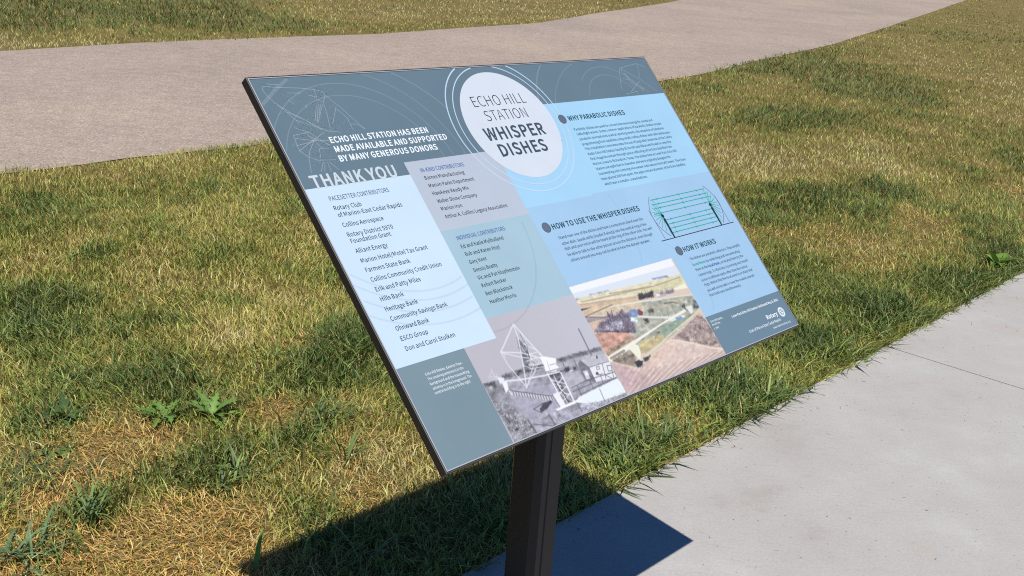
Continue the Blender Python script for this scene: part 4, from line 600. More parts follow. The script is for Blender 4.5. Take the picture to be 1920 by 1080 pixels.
'N':(498,"134 479 308 180 352 96 320 96 318 121 315 171 314 220 314 479 410 479 410 -21 318 -21 145 280 101 364 133 364 134 339 137 290 138 241 138 -21 43 -21 43 479","18 12 19 12 0 19 12 13 0 13 1 0 6 8 7 6 9 8 18 15 12 15 11 12 14 1 13 15 1 14 18 16 15 11 1 15 10 1 11 18 17 16 5 9 6 10 4 1 4 2 1 4 2 5 2 9 5 10 3 4 10 2 3 10 9 2"),
'O':(510,"42 367 119 457 232 488 346 457 422 367 449 231 422 94 346 3 232 -30 119 3 42 94 15 231 332 322 292 376 232 395 173 376 132 322 117 231 132 139 173 83 232 64 292 83 332 139 348 231","1 3 2 0 3 1 0 14 3 14 4 3 0 15 14 13 4 14 0 16 15 12 4 13 11 16 0 12 5 4 11 17 16 23 5 12 10 17 11 23 6 5 10 18 17 22 6 23 10 19 18 21 6 22 9 19 10 21 7 6 20 7 21 9 20 19 9 7 20 9 8 7"),
'P':(442,"196 479 292 466 362 416 387 324 362 233 294 179 198 162 141 162 141 -21 43 -21 43 479 247 259 277 282 287 324 277 364 247 384 185 391 141 391 141 250 188 250","9 17 10 17 0 10 17 1 0 17 2 1 17 16 2 16 15 2 15 3 2 9 18 17 14 3 15 13 3 14 13 4 3 12 4 13 11 4 12 19 4 11 9 19 18 9 7 19 7 4 19 7 5 4 7 6 5 9 8 7"),
'R':(443,"250 270 278 292 288 330 278 366 251 384 197 391 141 391 141 262 196 262 141 174 141 -21 43 -21 43 479 208 479 298 466 364 419 388 331 373 259 331 208 293 192 416 -21 303 -21 192 174","11 6 12 6 13 12 6 14 13 6 15 14 6 5 15 5 4 15 4 16 15 11 7 6 3 16 4 2 16 3 2 17 16 1 17 2 0 17 1 8 17 0 11 9 7 9 8 7 9 17 8 9 18 17 9 19 18 9 22 19 22 20 19 11 10 9 21 20 22"),
'S':(418,"62 128 112 87 150 70 191 63 234 71 258 90 266 117 259 144 238 163 202 180 136 209 89 235 47 279 30 346 52 420 112 470 195 488 254 480 304 458 360 414 304 345 260 379 230 391 196 396 159 389 139 373 132 350 140 325 162 307 195 292 261 263 313 234 352 189 367 121 345 44 283 -10 191 -29 123 -20 64 6 1 57","15 17 16 15 18 17 14 18 15 14 19 18 13 24 14 24 23 14 23 19 14 23 22 19 22 21 19 21 20 19 13 25 24 13 26 25 13 27 26 12 27 13 12 28 27 12 29 28 12 30 29 11 30 12 11 31 30 10 31 11 10 32 31 9 32 10 9 33 32 8 33 9 7 33 8 6 33 7 39 1 0 6 34 33 5 34 6 4 34 5 39 2 1 3 34 4 39 3 2 39 34 3 38 34 39 38 35 34 37 35 38 37 36 35"),
'T':(420,"-1 389 -1 479 376 479 376 389 237 389 237 -21 138 -21 138 389","0 2 1 0 3 2 7 3 0 6 4 7 4 3 7 6 5 4"),
'U':(497,"41 479 140 479 140 190 153 110 183 74 226 64 270 74 301 110 314 190 314 479 411 479 411 187 388 63 321 -8 226 -29 131 -8 64 63 41 187","17 1 0 17 2 1 8 10 9 8 11 10 7 11 8 17 3 2 16 3 17 7 12 11 6 12 7 16 4 3 5 12 6 16 5 4 16 12 5 15 12 16 15 13 12 15 14 13"),
'V':(405,"77 479 156 216 170 165 184 116 196 79 168 79 179 116 193 165 208 216 286 479 388 479 229 -21 132 -21 -28 479","12 0 13 12 1 0 8 10 9 8 11 10 12 2 1 7 11 8 12 6 2 6 3 2 6 3 7 3 11 7 12 5 6 4 11 3 12 4 5 12 11 4"),
'W':(595,"93 479 144 213 153 163 162 114 169 81 137 81 144 114 155 164 167 214 234 479 319 479 387 214 398 164 409 114 416 81 386 81 391 113 400 163 408 213 461 479 558 479 455 -21 352 -21 279 272 271 308 263 342 259 361 290 361 286 342 278 308 270 272 198 -21 97 -21 -9 479","32 0 33 32 1 0 8 10 9 8 26 10 26 27 10 27 11 10 18 20 19 18 21 20 8 25 26 28 11 27 8 24 25 29 11 28 8 30 24 30 23 24 30 23 29 23 11 29 8 31 30 22 11 23 7 31 8 22 12 11 32 2 1 17 21 18 22 16 12 16 13 12 6 3 7 3 31 7 32 6 2 6 3 2 16 13 17 13 21 17 14 21 13 32 5 6 4 31 3 22 15 16 32 4 5 32 31 4 22 14 15 22 21 14"),
'Y':(378,"-34 479 74 479 139 338 154 304 168 271 178 249 155 249 165 271 181 304 195 338 260 479 366 479 215 173 215 -21 117 -21 117 173","15 1 0 15 2 1 9 11 10 9 12 11 15 3 2 8 12 9 7 4 8 4 12 8 15 7 3 7 4 3 15 6 7 5 12 4 15 5 6 15 12 5 14 12 15 14 13 12"),
'a':(398,"42 164 120 211 222 232 220 249 205 271 174 280 143 276 112 264 66 236 23 312 79 343 127 362 186 370 264 349 310 291 323 211 323 -21 237 -21 232 20 255 20 225 -2 183 -21 135 -29 75 -16 31 25 15 89 225 152 162 140 123 117 114 91 118 73 130 63 152 59 177 63 203 76 225 93","11 13 12 10 13 11 10 14 13 9 14 10 8 7 9 7 6 9 6 5 9 5 14 9 5 4 14 4 15 14 3 15 4 2 15 3 1 15 2 0 15 1 0 26 15 26 16 15 25 27 0 27 26 0 35 16 26 25 28 27 25 29 28 34 16 35 25 30 29 24 30 25 33 19 34 19 16 34 24 31 30 32 19 33 24 32 31 24 19 32 23 18 24 18 19 24 23 20 18 20 17 18 20 16 19 23 21 20 17 16 20 22 21 23"),
'c':(365,"37 277 104 346 195 370 242 363 279 346 324 313 270 242 235 269 217 277 200 279 155 266 125 229 112 170 124 110 153 74 198 60 221 64 243 74 282 103 330 29 278 -7 237 -23 190 -29 99 -5 35 64 11 170","1 3 2 1 4 3 1 5 4 0 5 1 0 9 5 9 8 5 8 7 5 7 6 5 0 10 9 25 10 0 25 11 10 25 12 11 24 12 25 24 13 12 24 14 13 17 19 18 16 19 17 24 15 14 15 19 16 23 15 24 23 19 15 23 20 19 22 20 23 22 21 20"),
'd':(433,"35 275 96 345 179 370 222 364 257 348 253 351 252 367 252 519 351 519 351 -21 265 -21 260 20 284 20 259 -1 219 -21 172 -29 87 -5 31 64 12 170 252 254 235 267 213 277 192 280 153 266 125 230 113 170 123 108 148 73 187 61 209 65 233 77 252 95","6 8 7 6 9 8 1 3 2 5 4 6 4 9 6 1 4 3 1 20 4 20 19 4 19 9 4 0 22 1 22 21 1 21 20 1 0 23 22 18 23 0 18 24 23 31 9 19 18 25 24 17 25 18 17 26 25 17 27 26 30 9 31 29 9 30 17 28 27 28 12 29 12 9 29 16 28 17 16 11 28 11 12 28 16 13 11 13 10 11 13 9 12 16 14 13 10 9 13 15 14 16"),
'e':(392,"36 275 99 345 184 370 270 347 324 283 341 191 341 176 340 164 336 136 116 136 124 104 155 71 203 58 228 61 252 69 295 93 334 18 283 -10 242 -24 194 -29 102 -5 36 64 11 170 241 246 220 273 186 282 152 272 124 244 116 218 246 218","1 3 2 1 4 3 0 25 1 25 4 1 25 24 4 24 5 4 0 26 25 22 26 0 23 5 24 22 27 26 29 5 23 22 28 27 22 29 28 22 5 29 22 6 5 22 7 6 21 9 22 9 7 22 9 8 7 21 10 9 21 11 10 14 16 15 21 12 11 13 16 14 20 12 21 12 16 13 20 16 12 20 17 16 19 17 20 19 18 17"),
'h':(425,"136 519 136 361 135 338 134 337 176 361 226 370 296 351 338 297 350 217 350 -21 252 -21 252 207 246 252 232 271 207 278 183 273 159 259 136 238 136 -21 37 -21 37 519","19 0 20 19 1 0 4 6 5 19 3 1 3 2 1 3 6 4 3 7 6 19 17 3 17 16 3 16 15 3 15 14 3 14 7 3 14 13 7 13 8 7 12 8 13 11 8 12 19 18 17 11 9 8 10 9 11"),
'i':(217,"35 478 56 499 86 506 117 499 138 478 146 448 138 418 117 396 86 389 56 396 35 418 28 448 136 360 136 -21 37 -21 37 360","14 12 15 14 13 12 1 3 2 1 4 3 0 4 1 0 5 4 11 5 0 11 6 5 10 6 11 9 6 10 9 7 6 8 7 9"),
'k':(391,"134 519 134 181 107 181 251 360 368 360 236 201 377 -21 266 -21 175 129 134 82 134 -21 37 -21 37 519","11 0 12 11 2 0 2 1 0 2 4 3 2 5 4 2 6 5 11 8 2 8 6 2 11 9 8 7 6 8 11 10 9"),
'l':(223,"37 519 136 519 136 65 137 58 136 59 134 60 133 60 135 60 159 64 175 -18 147 -26 134 -28 116 -29 71 -17 44 18 37 66","15 1 0 15 2 1 14 2 15 14 6 2 6 7 2 7 4 2 4 3 2 7 4 8 4 9 8 6 4 5 14 4 6 14 9 4 13 9 14 12 9 13 12 10 9 12 11 10"),
'n':(427,"123 360 129 311 104 311 133 337 175 360 226 370 296 351 338 297 350 217 350 -21 252 -21 252 207 246 252 232 271 207 278 183 273 159 259 136 238 136 -21 37 -21 37 360","4 6 5 19 2 20 2 0 20 2 1 0 3 6 4 3 7 6 2 7 3 19 17 2 17 16 2 16 15 2 15 14 2 14 7 2 14 13 7 13 8 7 12 8 13 11 8 12 19 18 17 11 9 8 10 9 11"),
'o':(425,"36 276 101 346 190 370 278 346 343 276 368 170 343 63 278 -5 190 -29 101 -5 36 63 11 170 257 230 229 266 190 279 151 266 123 230 112 170 123 110 151 73 190 61 229 73 257 110 268 170","1 3 2 0 3 1 0 14 3 14 4 3 0 15 14 13 4 14 13 5 4 11 15 0 11 16 15 12 5 13 11 17 16 23 5 12 22 5 23 11 18 17 10 18 11 22 6 5 21 6 22 10 19 18 20 6 21 10 20 19 9 20 10 20 7 6 9 7 20 8 7 9"),
'r':(288,"123 360 129 299 101 299 124 330 163 359 206 369 224 368 239 365 268 354 249 266 218 275 210 276 202 277 180 271 157 251 136 213 136 -21 37 -21 37 360","4 6 5 4 7 6 4 8 7 17 2 18 2 0 18 2 3 0 3 1 0 3 8 4 3 9 8 1 10 3 10 9 3 17 1 2 17 15 1 15 14 1 14 13 1 13 12 1 12 11 1 11 10 1 17 16 15"),
's':(338,"43 106 88 74 116 61 148 57 177 63 190 74 194 88 187 105 165 121 130 135 80 157 36 193 17 252 34 313 83 355 155 370 201 363 241 348 291 315 238 247 200 271 179 280 157 283 130 278 118 268 115 256 121 242 140 229 174 215 226 193 272 156 291 93 274 31 224 -13 147 -29 94 -22 47 -4 -9 34","14 16 15 14 17 16 13 17 14 13 18 17 13 21 18 21 20 18 20 19 18 12 23 13 23 22 13 22 21 13 12 24 23 12 25 24 12 26 25 11 26 12 11 27 26 11 28 27 11 29 28 11 30 29 10 30 11 9 30 10 9 31 30 8 31 9 7 31 8 37 1 0 6 31 7 6 32 31 5 32 6 4 32 5 37 2 1 3 32 4 37 3 2 37 32 3 36 32 37 36 33 32 35 33 36 35 34 33"),
't':(281,"47 273 -4 273 -4 356 51 359 58 456 145 456 145 360 238 360 238 273 145 273 145 105 149 76 158 64 179 59 187 60 197 63 230 75 252 -10 212 -22 189 -27 162 -29 95 -12 57 37 47 104","3 5 4 3 6 5 3 7 6 3 8 7 2 8 3 1 8 2 0 8 1 23 9 0 9 8 0 23 10 9 23 11 10 22 11 23 22 12 11 15 17 16 22 13 12 14 17 15 13 17 14 22 17 13 21 17 22 21 18 17 20 18 21 20 19 18"),
'u':(425,"32 360 131 360 131 133 136 88 150 69 175 62 199 67 222 82 246 107 246 360 344 360 344 -21 257 -21 252 33 278 33 249 4 207 -20 156 -29 86 -11 44 43 32 123","20 1 0 20 2 1 8 10 9 8 11 10 20 3 2 19 3 20 7 11 8 19 4 3 6 14 7 14 11 7 19 5 4 5 14 6 19 14 5 18 13 19 13 14 19 18 15 13 15 12 13 15 11 14 18 16 15 12 11 15 17 16 18"),
'v':(371,"82 360 151 153 162 119 172 85 178 67 151 67 157 86 167 119 178 153 247 360 347 360 212 -21 116 -21 -21 360","12 0 13 12 1 0 8 10 9 8 11 10 12 2 1 7 11 8 12 6 2 6 3 2 6 3 7 3 11 7 12 5 6 4 11 3 12 4 5 12 11 4"),
'w':(547,"91 360 146 148 153 116 159 84 162 69 133 69 136 85 144 116 152 149 209 360 296 360 354 149 362 116 369 85 373 69 344 69 347 84 354 116 361 148 415 360 513 360 410 -21 308 -21 256 178 247 210 240 243 236 261 266 261 262 243 254 210 246 177 194 -21 96 -21 -10 360","32 0 33 32 1 0 8 10 9 8 26 10 26 27 10 27 11 10 18 20 19 18 21 20 8 25 26 28 11 27 8 24 25 29 11 28 8 30 24 30 23 24 30 23 29 23 11 29 22 11 23 8 31 30 22 17 11 17 12 11 7 2 8 2 31 8 17 12 18 12 21 18 32 7 1 7 2 1 13 21 12 32 6 7 22 16 17 3 31 2 14 21 13 32 5 6 22 15 16 4 31 3 32 4 5 32 31 4 22 14 15 22 21 14"),
'y':(371,"20 -67 48 -77 55 -78 59 -79 83 -72 102 -52 118 -19 123 -2 -22 360 82 360 156 158 167 127 178 94 185 76 158 76 163 93 172 125 181 158 247 360 347 360 209 -37 179 -101 132 -149 65 -167 46 -166 30 -163 -1 -153","7 9 8 7 10 9 17 19 18 17 20 19 7 11 10 16 13 17 13 20 17 7 15 11 15 12 11 15 12 16 12 13 16 7 14 15 7 13 14 7 20 13 6 20 7 5 20 6 5 21 20 4 21 5 26 1 0 3 21 4 26 2 1 26 3 2 26 21 3 26 22 21 26 23 22 25 23 26 24 23 25"),
},
'L':{
' ':(158,"",""),
'A':(428,"244 508 414 8 362 8 313 166 112 166 62 8 14 8 183 508 274 291 256 349 239 407 220 471 205 471 187 406 170 349 152 291 123 201 302 201","6 12 7 12 0 7 12 11 0 11 1 0 6 13 12 10 1 11 9 1 10 6 14 13 8 1 9 6 15 14 6 16 15 17 1 8 6 4 16 4 17 16 4 3 17 3 1 17 6 5 4 2 1 3"),
'C':(449,"78 397 157 486 270 517 325 508 371 486 400 461 375 431 351 452 314 470 270 476 180 450 121 375 100 260 120 144 178 67 268 40 316 47 358 68 387 95 413 65 375 31 325 7 266 -1 154 30 78 118 49 258","1 3 2 1 4 3 1 9 4 9 5 4 0 10 1 10 9 1 8 5 9 7 5 8 7 6 5 0 11 10 25 11 0 25 12 11 25 13 12 24 13 25 24 14 13 23 14 24 17 19 18 16 19 17 23 15 14 16 20 19 15 20 16 23 20 15 23 21 20 22 21 23"),
'E':(415,"360 508 360 469 128 469 128 291 324 291 324 252 128 252 128 48 368 48 368 8 79 8 79 508","10 2 11 2 0 11 2 1 0 10 3 2 10 6 3 6 4 3 6 5 4 10 7 6 10 8 7 10 9 8"),
'H':(513,"128 508 128 292 385 292 385 508 434 508 434 8 385 8 385 252 128 252 128 8 79 8 79 508","10 0 11 10 1 0 2 4 3 2 5 4 10 8 1 8 2 1 8 7 2 7 5 2 10 9 8 6 5 7"),
'I':(206,"128 508 128 8 79 8 79 508","2 0 3 2 1 0"),
'L':(382,"128 508 128 48 354 48 354 8 79 8 79 508","4 0 5 4 1 0 4 2 1 4 3 2"),
'N':(509,"133 508 319 187 377 76 394 76 389 138 385 193 384 248 384 508 430 508 430 8 376 8 190 330 132 440 116 440 120 379 123 325 124 271 124 8 79 8 79 508","18 13 19 13 0 19 13 12 0 12 1 0 6 8 7 6 9 8 18 14 13 11 1 12 18 15 14 10 1 11 18 16 15 18 17 16 5 9 6 4 9 5 10 2 1 3 9 4 10 3 2 10 9 3"),
'O':(522,"77 399 151 486 261 517 371 486 446 399 473 260 446 120 371 31 261 -1 151 31 77 120 49 260 403 374 347 450 261 477 175 450 119 374 100 260 119 144 175 67 261 39 347 67 403 144 423 260","1 3 2 0 15 1 15 14 1 14 3 1 14 13 3 13 4 3 0 16 15 12 4 13 11 16 0 12 5 4 11 17 16 23 5 12 11 18 17 22 5 23 10 18 11 22 6 5 10 19 18 21 6 22 9 19 10 21 7 6 20 7 21 9 20 19 9 7 20 9 8 7"),
'S':(420,"73 101 109 71 160 48 215 40 277 51 317 83 332 132 319 179 285 209 240 231 166 264 119 289 82 329 66 388 86 455 140 500 221 517 277 509 326 488 360 461 337 431 308 453 267 470 220 476 166 467 129 438 115 393 130 348 165 319 207 300 279 268 332 239 368 198 381 138 361 68 304 18 214 -1 147 8 88 33 45 68","15 17 16 15 18 17 14 23 15 23 18 15 23 19 18 14 24 23 22 19 23 21 19 22 14 25 24 21 20 19 13 25 14 13 26 25 13 27 26 12 27 13 12 28 27 11 28 12 11 29 28 11 30 29 10 30 11 10 31 30 9 31 10 9 32 31 8 32 9 7 32 8 7 33 32 6 33 7 6 34 33 5 34 6 39 1 0 4 34 5 39 2 1 38 2 39 4 35 34 3 35 4 38 3 2 38 35 3 37 35 38 37 36 35"),
'T':(422,"30 469 30 508 392 508 392 469 236 469 236 8 186 8 186 469","0 2 1 0 3 2 7 3 0 6 4 7 4 3 7 6 5 4"),
},
}
# ------------------------------------------------------------------ setting: ground, path, sidewalk
def ground_mat():
    mt = pmat('soil', (0.16, 0.12, 0.06), 0.95, spec=0.1); q = NB(mt)
    a = q.ramp(q.noise(130, 8, 0.75), [(0.36, (0.075, 0.048, 0.022)), (0.5, (0.22, 0.14, 0.06)), (0.66, (0.44, 0.29, 0.125))])
    g = q.ramp(q.noise(1.4, 5, 0.6), [(0.42, (0.14, 0.16, 0.045)), (0.62, (0.26, 0.21, 0.08))])
    c = q.mix(0.45, a, g); q.l(c, q.b.inputs['Base Color'])
    q.bump(q.noise(90, 6, 0.7), 0.8, 0.02); return mt
gz = -0.014
ground = mesh_obj('ground', [(-500, -500, gz), (500, -500, gz), (500, 500, gz), (-500, 500, gz)], [(0, 1, 2, 3)], ground_mat())
tag(ground, kind='structure')

NEAR = [(-6.4, 0.2), (-4.3, 2.9), (-3.3, 4.25), (-2.682, 4.992), (-2.491, 5.222), (-2.274, 5.585), (-1.993, 5.892), (-1.765, 6.207), (-0.6, 8.15), (0.635, 10.455), (0.977, 11.08), (2.019, 13.368), (3.283, 16.071), (5.549, 21.676), (11.349, 36.526), (22, 64)]
FAR = [(-9.2, 1.6), (-7.0, 5.0), (-5.7, 6.9), (-4.545, 8.623), (-3.97, 9.753), (-3.513, 10.462), (-2.358, 12.117), (-0.838, 15.098), (1.52, 22.826), (6.6, 38.2), (16.5, 66)]
def resample(P, n):
    P = np.array(P, float); d = np.r_[0, np.cumsum(np.hypot(*np.diff(P, axis=0).T))]; d = d ** 0.6 / d[-1] ** 0.6
    t = np.linspace(0, 1, n); return np.c_[np.interp(t, d, P[:, 0]), np.interp(t, d, P[:, 1])]
rs = np.random.RandomState(3)
nn = 160
pn, pf = resample(NEAR, nn), resample(FAR, nn)
pn += np.convolve(rs.randn(nn + 4, ), [0.3, 0.5, 0.8, 0.5, 0.3], 'valid')[:, None] * 0.012
pf += np.convolve(rs.randn(nn + 4, ), [0.3, 0.5, 0.8, 0.5, 0.3], 'valid')[:, None] * 0.02
PATH = np.r_[pn, pf[::-1]]
def path_mat():
    mt = pmat('asphalt', (0.33, 0.29, 0.26), 0.9, spec=0.25); q = NB(mt)
    v = q.voro(165); v.inputs['Randomness'].default_value = 1.0
    sep = q.n('ShaderNodeSeparateColor'); q.l(v.outputs['Color'], sep.inputs[0])
    st = q.ramp(sep.outputs[0], [(0.0, (0.30, 0.243, 0.20)), (0.25, (0.385, 0.315, 0.26)), (0.75, (0.46, 0.38, 0.315)), (1.0, (0.64, 0.55, 0.47))])
    big = q.ramp(q.noise(0.55, 4, 0.6), [(0.35, (0.85, 0.84, 0.86)), (0.65, (1.02, 1.0, 0.965))])
    c = q.mix(1.0, st, big, 'MULTIPLY')
    mid = q.ramp(q.noise(9, 6, 0.65), [(0.3, (0.84, 0.83, 0.82)), (0.7, (1.06, 1.05, 1.04))])
    c = q.mix(1.0, c, mid, 'MULTIPLY')
    sp = q.voro(9); spm = q.ramp(sp.outputs['Distance'], [(0.035, (0.35, 0.33, 0.32)), (0.07, (1, 1, 1))])
    c = q.mix(1.0, c, spm, 'MULTIPLY')
    q.l(c, q.b.inputs['Base Color']); q.bump(v.outputs['Distance'], 0.55, 0.006); return mt
V = [(x, y, -0.0095) for x, y in pn] + [(x, y, -0.0095) for x, y in pf]
path = mesh_obj('path', V, [(i, i + 1, nn + i + 1, nn + i) for i in range(nn - 1)], path_mat()); tag(path, kind='structure')

SW0 = np.array([-0.185, 2.024]); SWD = np.array([0.6095, 0.7928]); SWN = np.array([0.7928, -0.6095])
def conc_mat():
    mt = pmat('concrete', (0.5, 0.49, 0.47), 0.85, spec=0.3); q = NB(mt)
    c = q.ramp(q.noise(2.6, 9, 0.68), [(0.28, (0.38, 0.352, 0.316)), (0.42, (0.43, 0.41, 0.382)), (0.55, (0.45, 0.434, 0.408)), (0.72, (0.50, 0.489, 0.465))])
    mp = q.n('ShaderNodeMapping'); mp.inputs['Rotation'].default_value = (0, 0, R(35)); mp.inputs['Scale'].default_value = (22, 90, 40); q.l(q.pos, mp.inputs['Vector'])
    br = q.ramp(q.noise(1.0, 5, 0.7, mp.outputs[0]), [(0.32, (0.90, 0.895, 0.89)), (0.42, (0.985, 0.985, 0.985)), (0.7, (1.015, 1.015, 1.015))])
    c = q.mix(1.0, c, br, 'MULTIPLY')
    fine = q.ramp(q.noise(150, 5, 0.8), [(0.25, (0.80, 0.80, 0.80)), (0.7, (1.09, 1.09, 1.09))])
    c = q.mix(1.0, c, fine, 'MULTIPLY')
    rust = q.ramp(q.noise(3.1, 3, 0.5), [(0.62, (1, 1, 1)), (0.74, (1.0, 0.93, 0.86))]); c = q.mix(1.0, c, rust, 'MULTIPLY')
    wv = q.n('ShaderNodeVectorMath'); wv.operation = 'MULTIPLY'; wv.inputs[1].default_value = (1.0, 1.5, 1.0)
    q.l(q.pos, wv.inputs[0])
    v = q.voro(34, vec=wv.outputs[0]); gate = q.noise(4.0, 3)
    pit = q.ramp(v.outputs['Distance'], [(0.05, (0.42, 0.40, 0.38)), (0.11, (1, 1, 1))])
    gm = q.ramp(gate, [(0.46, (0, 0, 0)), (0.56, (1, 1, 1))])
    c = q.mix(gm, c, q.mix(1.0, c, pit, 'MULTIPLY'))
    q.l(c, q.b.inputs['Base Color']); q.bump(q.noise(140, 5, 0.7), 0.25, 0.004); return mt
def sidewalk():
    bm = bmesh.new()
    js = [-9.86, -7.46, -5.06, -2.656, -0.256, 2.144, 4.544, 6.944, 9.344, 11.744, 14.1, 16.5, 18.9]
    for a, b in zip(js[:-1], js[1:]):
        g = 0.0015
        c = [SW0 + SWD * (a + g), SW0 + SWD * (b - g), SW0 + SWD * (b - g) + SWN * 1.7, SW0 + SWD * (a + g) + SWN * 1.7]
        n = 24
        top = [(*p, 0.0) for p in c]; bot = [(*p, -0.11) for p in c]
        v = [bm.verts.new(p) for p in top + bot]
        bm.faces.new(v[0:4][::-1])
        for i in range(4):
            j = (i + 1) % 4; bm.faces.new((v[i], v[j], v[4 + j], v[4 + i]))
    bmesh.ops.recalc_face_normals(bm, faces=bm.faces)
    bmesh.ops.bevel(bm, geom=[e for e in bm.edges if all(v.co.z > -0.01 for v in e.verts)], offset=0.0025, segments=2, affect='EDGES')
    for a in js:                                                     # tooled joints have a floor
        c = [SW0 + SWD * (a - .0035) + SWN * .004, SW0 + SWD * (a + .0035) + SWN * .004, SW0 + SWD * (a + .0035) + SWN * 1.69, SW0 + SWD * (a - .0035) + SWN * 1.69]
        bm.faces.new([bm.verts.new((*p, -0.0022)) for p in c][::-1])
    me = bpy.data.meshes.new('sidewalk'); bm.to_mesh(me); bm.free(); me.materials.append(conc_mat())
    o = bpy.data.objects.new('sidewalk', me); COL.objects.link(o); return o
tag(sidewalk(), kind='structure')

# ------------------------------------------------------------------ the sign
BW, BH = 0.9144, 0.6096
YAW, TILT = 0.89654, 0.79554
BC = Vector((-0.02126, 1.76869, 0.85790))
e1 = Vector((math.cos(YAW), math.sin(YAW), 0)); nf = Vector((math.sin(YAW), -math.cos(YAW), 0))
POST_ALONG, POST_BACK, POST_S = -0.006, 0.012, 0.0715
pc = BC - nf * POST_BACK + e1 * POST_ALONG
sign = bpy.data.objects.new('interpretive_sign', None); COL.objects.link(sign)
sign.location = (pc.x, pc.y, 0); sign.rotation_euler = (0, 0, YAW)
tag(sign, 'tilted blue and grey information panel about whisper dishes on a dark square post', 'sign')

def bronze():
    mt = pmat('dark_bronze', (0.016, 0.015, 0.014), 0.5, 0.0, 0.5); q = NB(mt)
    c = q.ramp(q.noise(60, 4), [(0.3, (0.012, 0.0105, 0.009)), (0.7, (0.019, 0.017, 0.014))]); q.l(c, q.b.inputs['Base Color']); return mt
M_post = pmat('black_powder_coat', (0.0085, 0.0098, 0.0135), 0.42, 0.0, 0.28)
M_frame = bronze()
M_edge_sun = pmat('sunlit_edge', (0.78, 0.78, 0.77), 0.35, 0.6)  # bright colour stands in for sun caught along the panel edge
M_steel = pmat('screw_steel', (0.5, 0.5, 0.5), 0.3, 1.0)

def post():
    s = POST_S / 2; r = 0.0115; prof = []
    for cx, cy, a0 in ((s - r, -s + r, -90), (s - r, s - r, 0), (-s + r, s - r, 90), (-s + r, -s + r, 180)):
        for k in range(2):
            a = R(a0 + 90 * k); prof.append((cx + r * math.cos(a), cy + r * math.sin(a)))
    # two shallow extrusion lines on the front face
    fr = [(-s + r, -s), (-0.012, -s), (-0.0105, -s + 0.0016), (-0.008, -s + 0.0016), (-0.0065, -s), (s - r, -s)]
    prof = [p for p in prof if not (abs(p[1] + s) < 1e-6)]
    i0 = 0
    prof = fr[:-1] + [fr[-1]] + prof
    n = len(prof); t = math.tan(TILT)
    V = [(x, y, -0.05) for x, y in prof] + [(x, y, BC.z + (y + POST_BACK) * t - 0.0225) for x, y in prof]
    F = [(i, (i + 1) % n, n + (i + 1) % n, n + i) for i in range(n)] + [tuple(range(n))[::-1], tuple(range(n, 2 * n))]
    o = mesh_obj('post', V, F, M_post, sign)
    for p in o.data.polygons: p.use_smooth = len(p.vertices) == 4
    o.data.set_sharp_from_angle(angle=R(24)); return o
po = post()
def screw(x, y, z, nx, ny):
    bm = bmesh.new(); bmesh.ops.create_uvsphere(bm, u_segments=10, v_segments=6, radius=0.0028)
    bmesh.ops.scale(bm, vec=(1, 1, 0.55), verts=bm.verts)
    me = bpy.data.meshes.new('screw'); bm.to_mesh(me); bm.free(); me.materials.append(M_steel)
    o = bpy.data.objects.new('screw', me); COL.objects.link(o); o.parent = po
    o.location = (x, y, z); o.rotation_euler = Vector((nx, ny, 0)).to_track_quat('Z', 'Y').to_euler()
screw(-POST_S / 2 + 0.012, -POST_S / 2 - 0.0008, 0.615, 0, -1); screw(POST_S / 2 - 0.012, -POST_S / 2 - 0.0008, 0.615, 0, -1)

# panel: local x right, y up the slope, z out of the face; board mm -> local metres
panel_loc = (-POST_ALONG, -POST_BACK, BC.z)
def L(x, y, z=0.0): return (x / 1000 - BW / 2, BH / 2 - y / 1000, z * 0.0002)   # printed layers: a few hundredths of a millimetre
def frame_mesh():
    # tray: outer lip 2.6 mm round the panel, 14 mm deep, open in front
    o_, d = 0.0020, 0.0135
    W2, H2 = BW / 2, BH / 2
    def ring(e, z): return [(-W2 - e, -H2 - e, z), (W2 + e, -H2 - e, z), (W2 + e, H2 + e, z), (-W2 - e, H2 + e, z)]
    lay = [ring(0, -0.0012), ring(0, 0.0006), ring(0.0006, 0.0010), ring(o_ - 0.0007, 0.0010), ring(o_, 0.0003), ring(o_, -d + 0.001), ring(o_ - 0.001, -d), ring(-0.002, -d)]
    V = [v for q in lay for v in q]; F = []
    for k in range(len(lay) - 1):
        for i in range(4):
            j = (i + 1) % 4; F.append((4 * k + i, 4 * k + j, 4 * k + 4 + j, 4 * k + 4 + i))
    F = [f[::-1] for f in F]
    b = 4 * (len(lay) - 1); F.append((b + 3, b + 2, b + 1, b))
    return V, F
fv, ff = frame_mesh(); M_lip = pmat('sunlit_lip', (0.17, 0.165, 0.155), 0.5, 0.0, 0.4)  # outer lip bevel coloured grey to paint the sun caught on the bronze
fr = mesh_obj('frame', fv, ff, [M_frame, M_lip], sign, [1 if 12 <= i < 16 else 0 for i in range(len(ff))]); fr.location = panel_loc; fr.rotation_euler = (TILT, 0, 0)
# mounting plate under the tray
def box(a, b): 
    (x0, y0, z0), (x1, y1, z1) = a, b
    return [(x0, y0, z0), (x1, y0, z0), (x1, y1, z0), (x0, y1, z0), (x0, y0, z1), (x1, y0, z1), (x1, y1, z1), (x0, y1, z1)], [(3, 2, 1, 0), (4, 5, 6, 7), (0, 1, 5, 4), (1, 2, 6, 5), (2, 3, 7, 6), (3, 0, 4, 7)]
mp_ = mesh_obj('mounting_plate', *box((-0.10, -0.03, -0.0195), (0.10, 0.13, -0.0137)), M_frame, sign)
mp_.location = panel_loc; mp_.rotation_euler = (TILT, 0, 0)

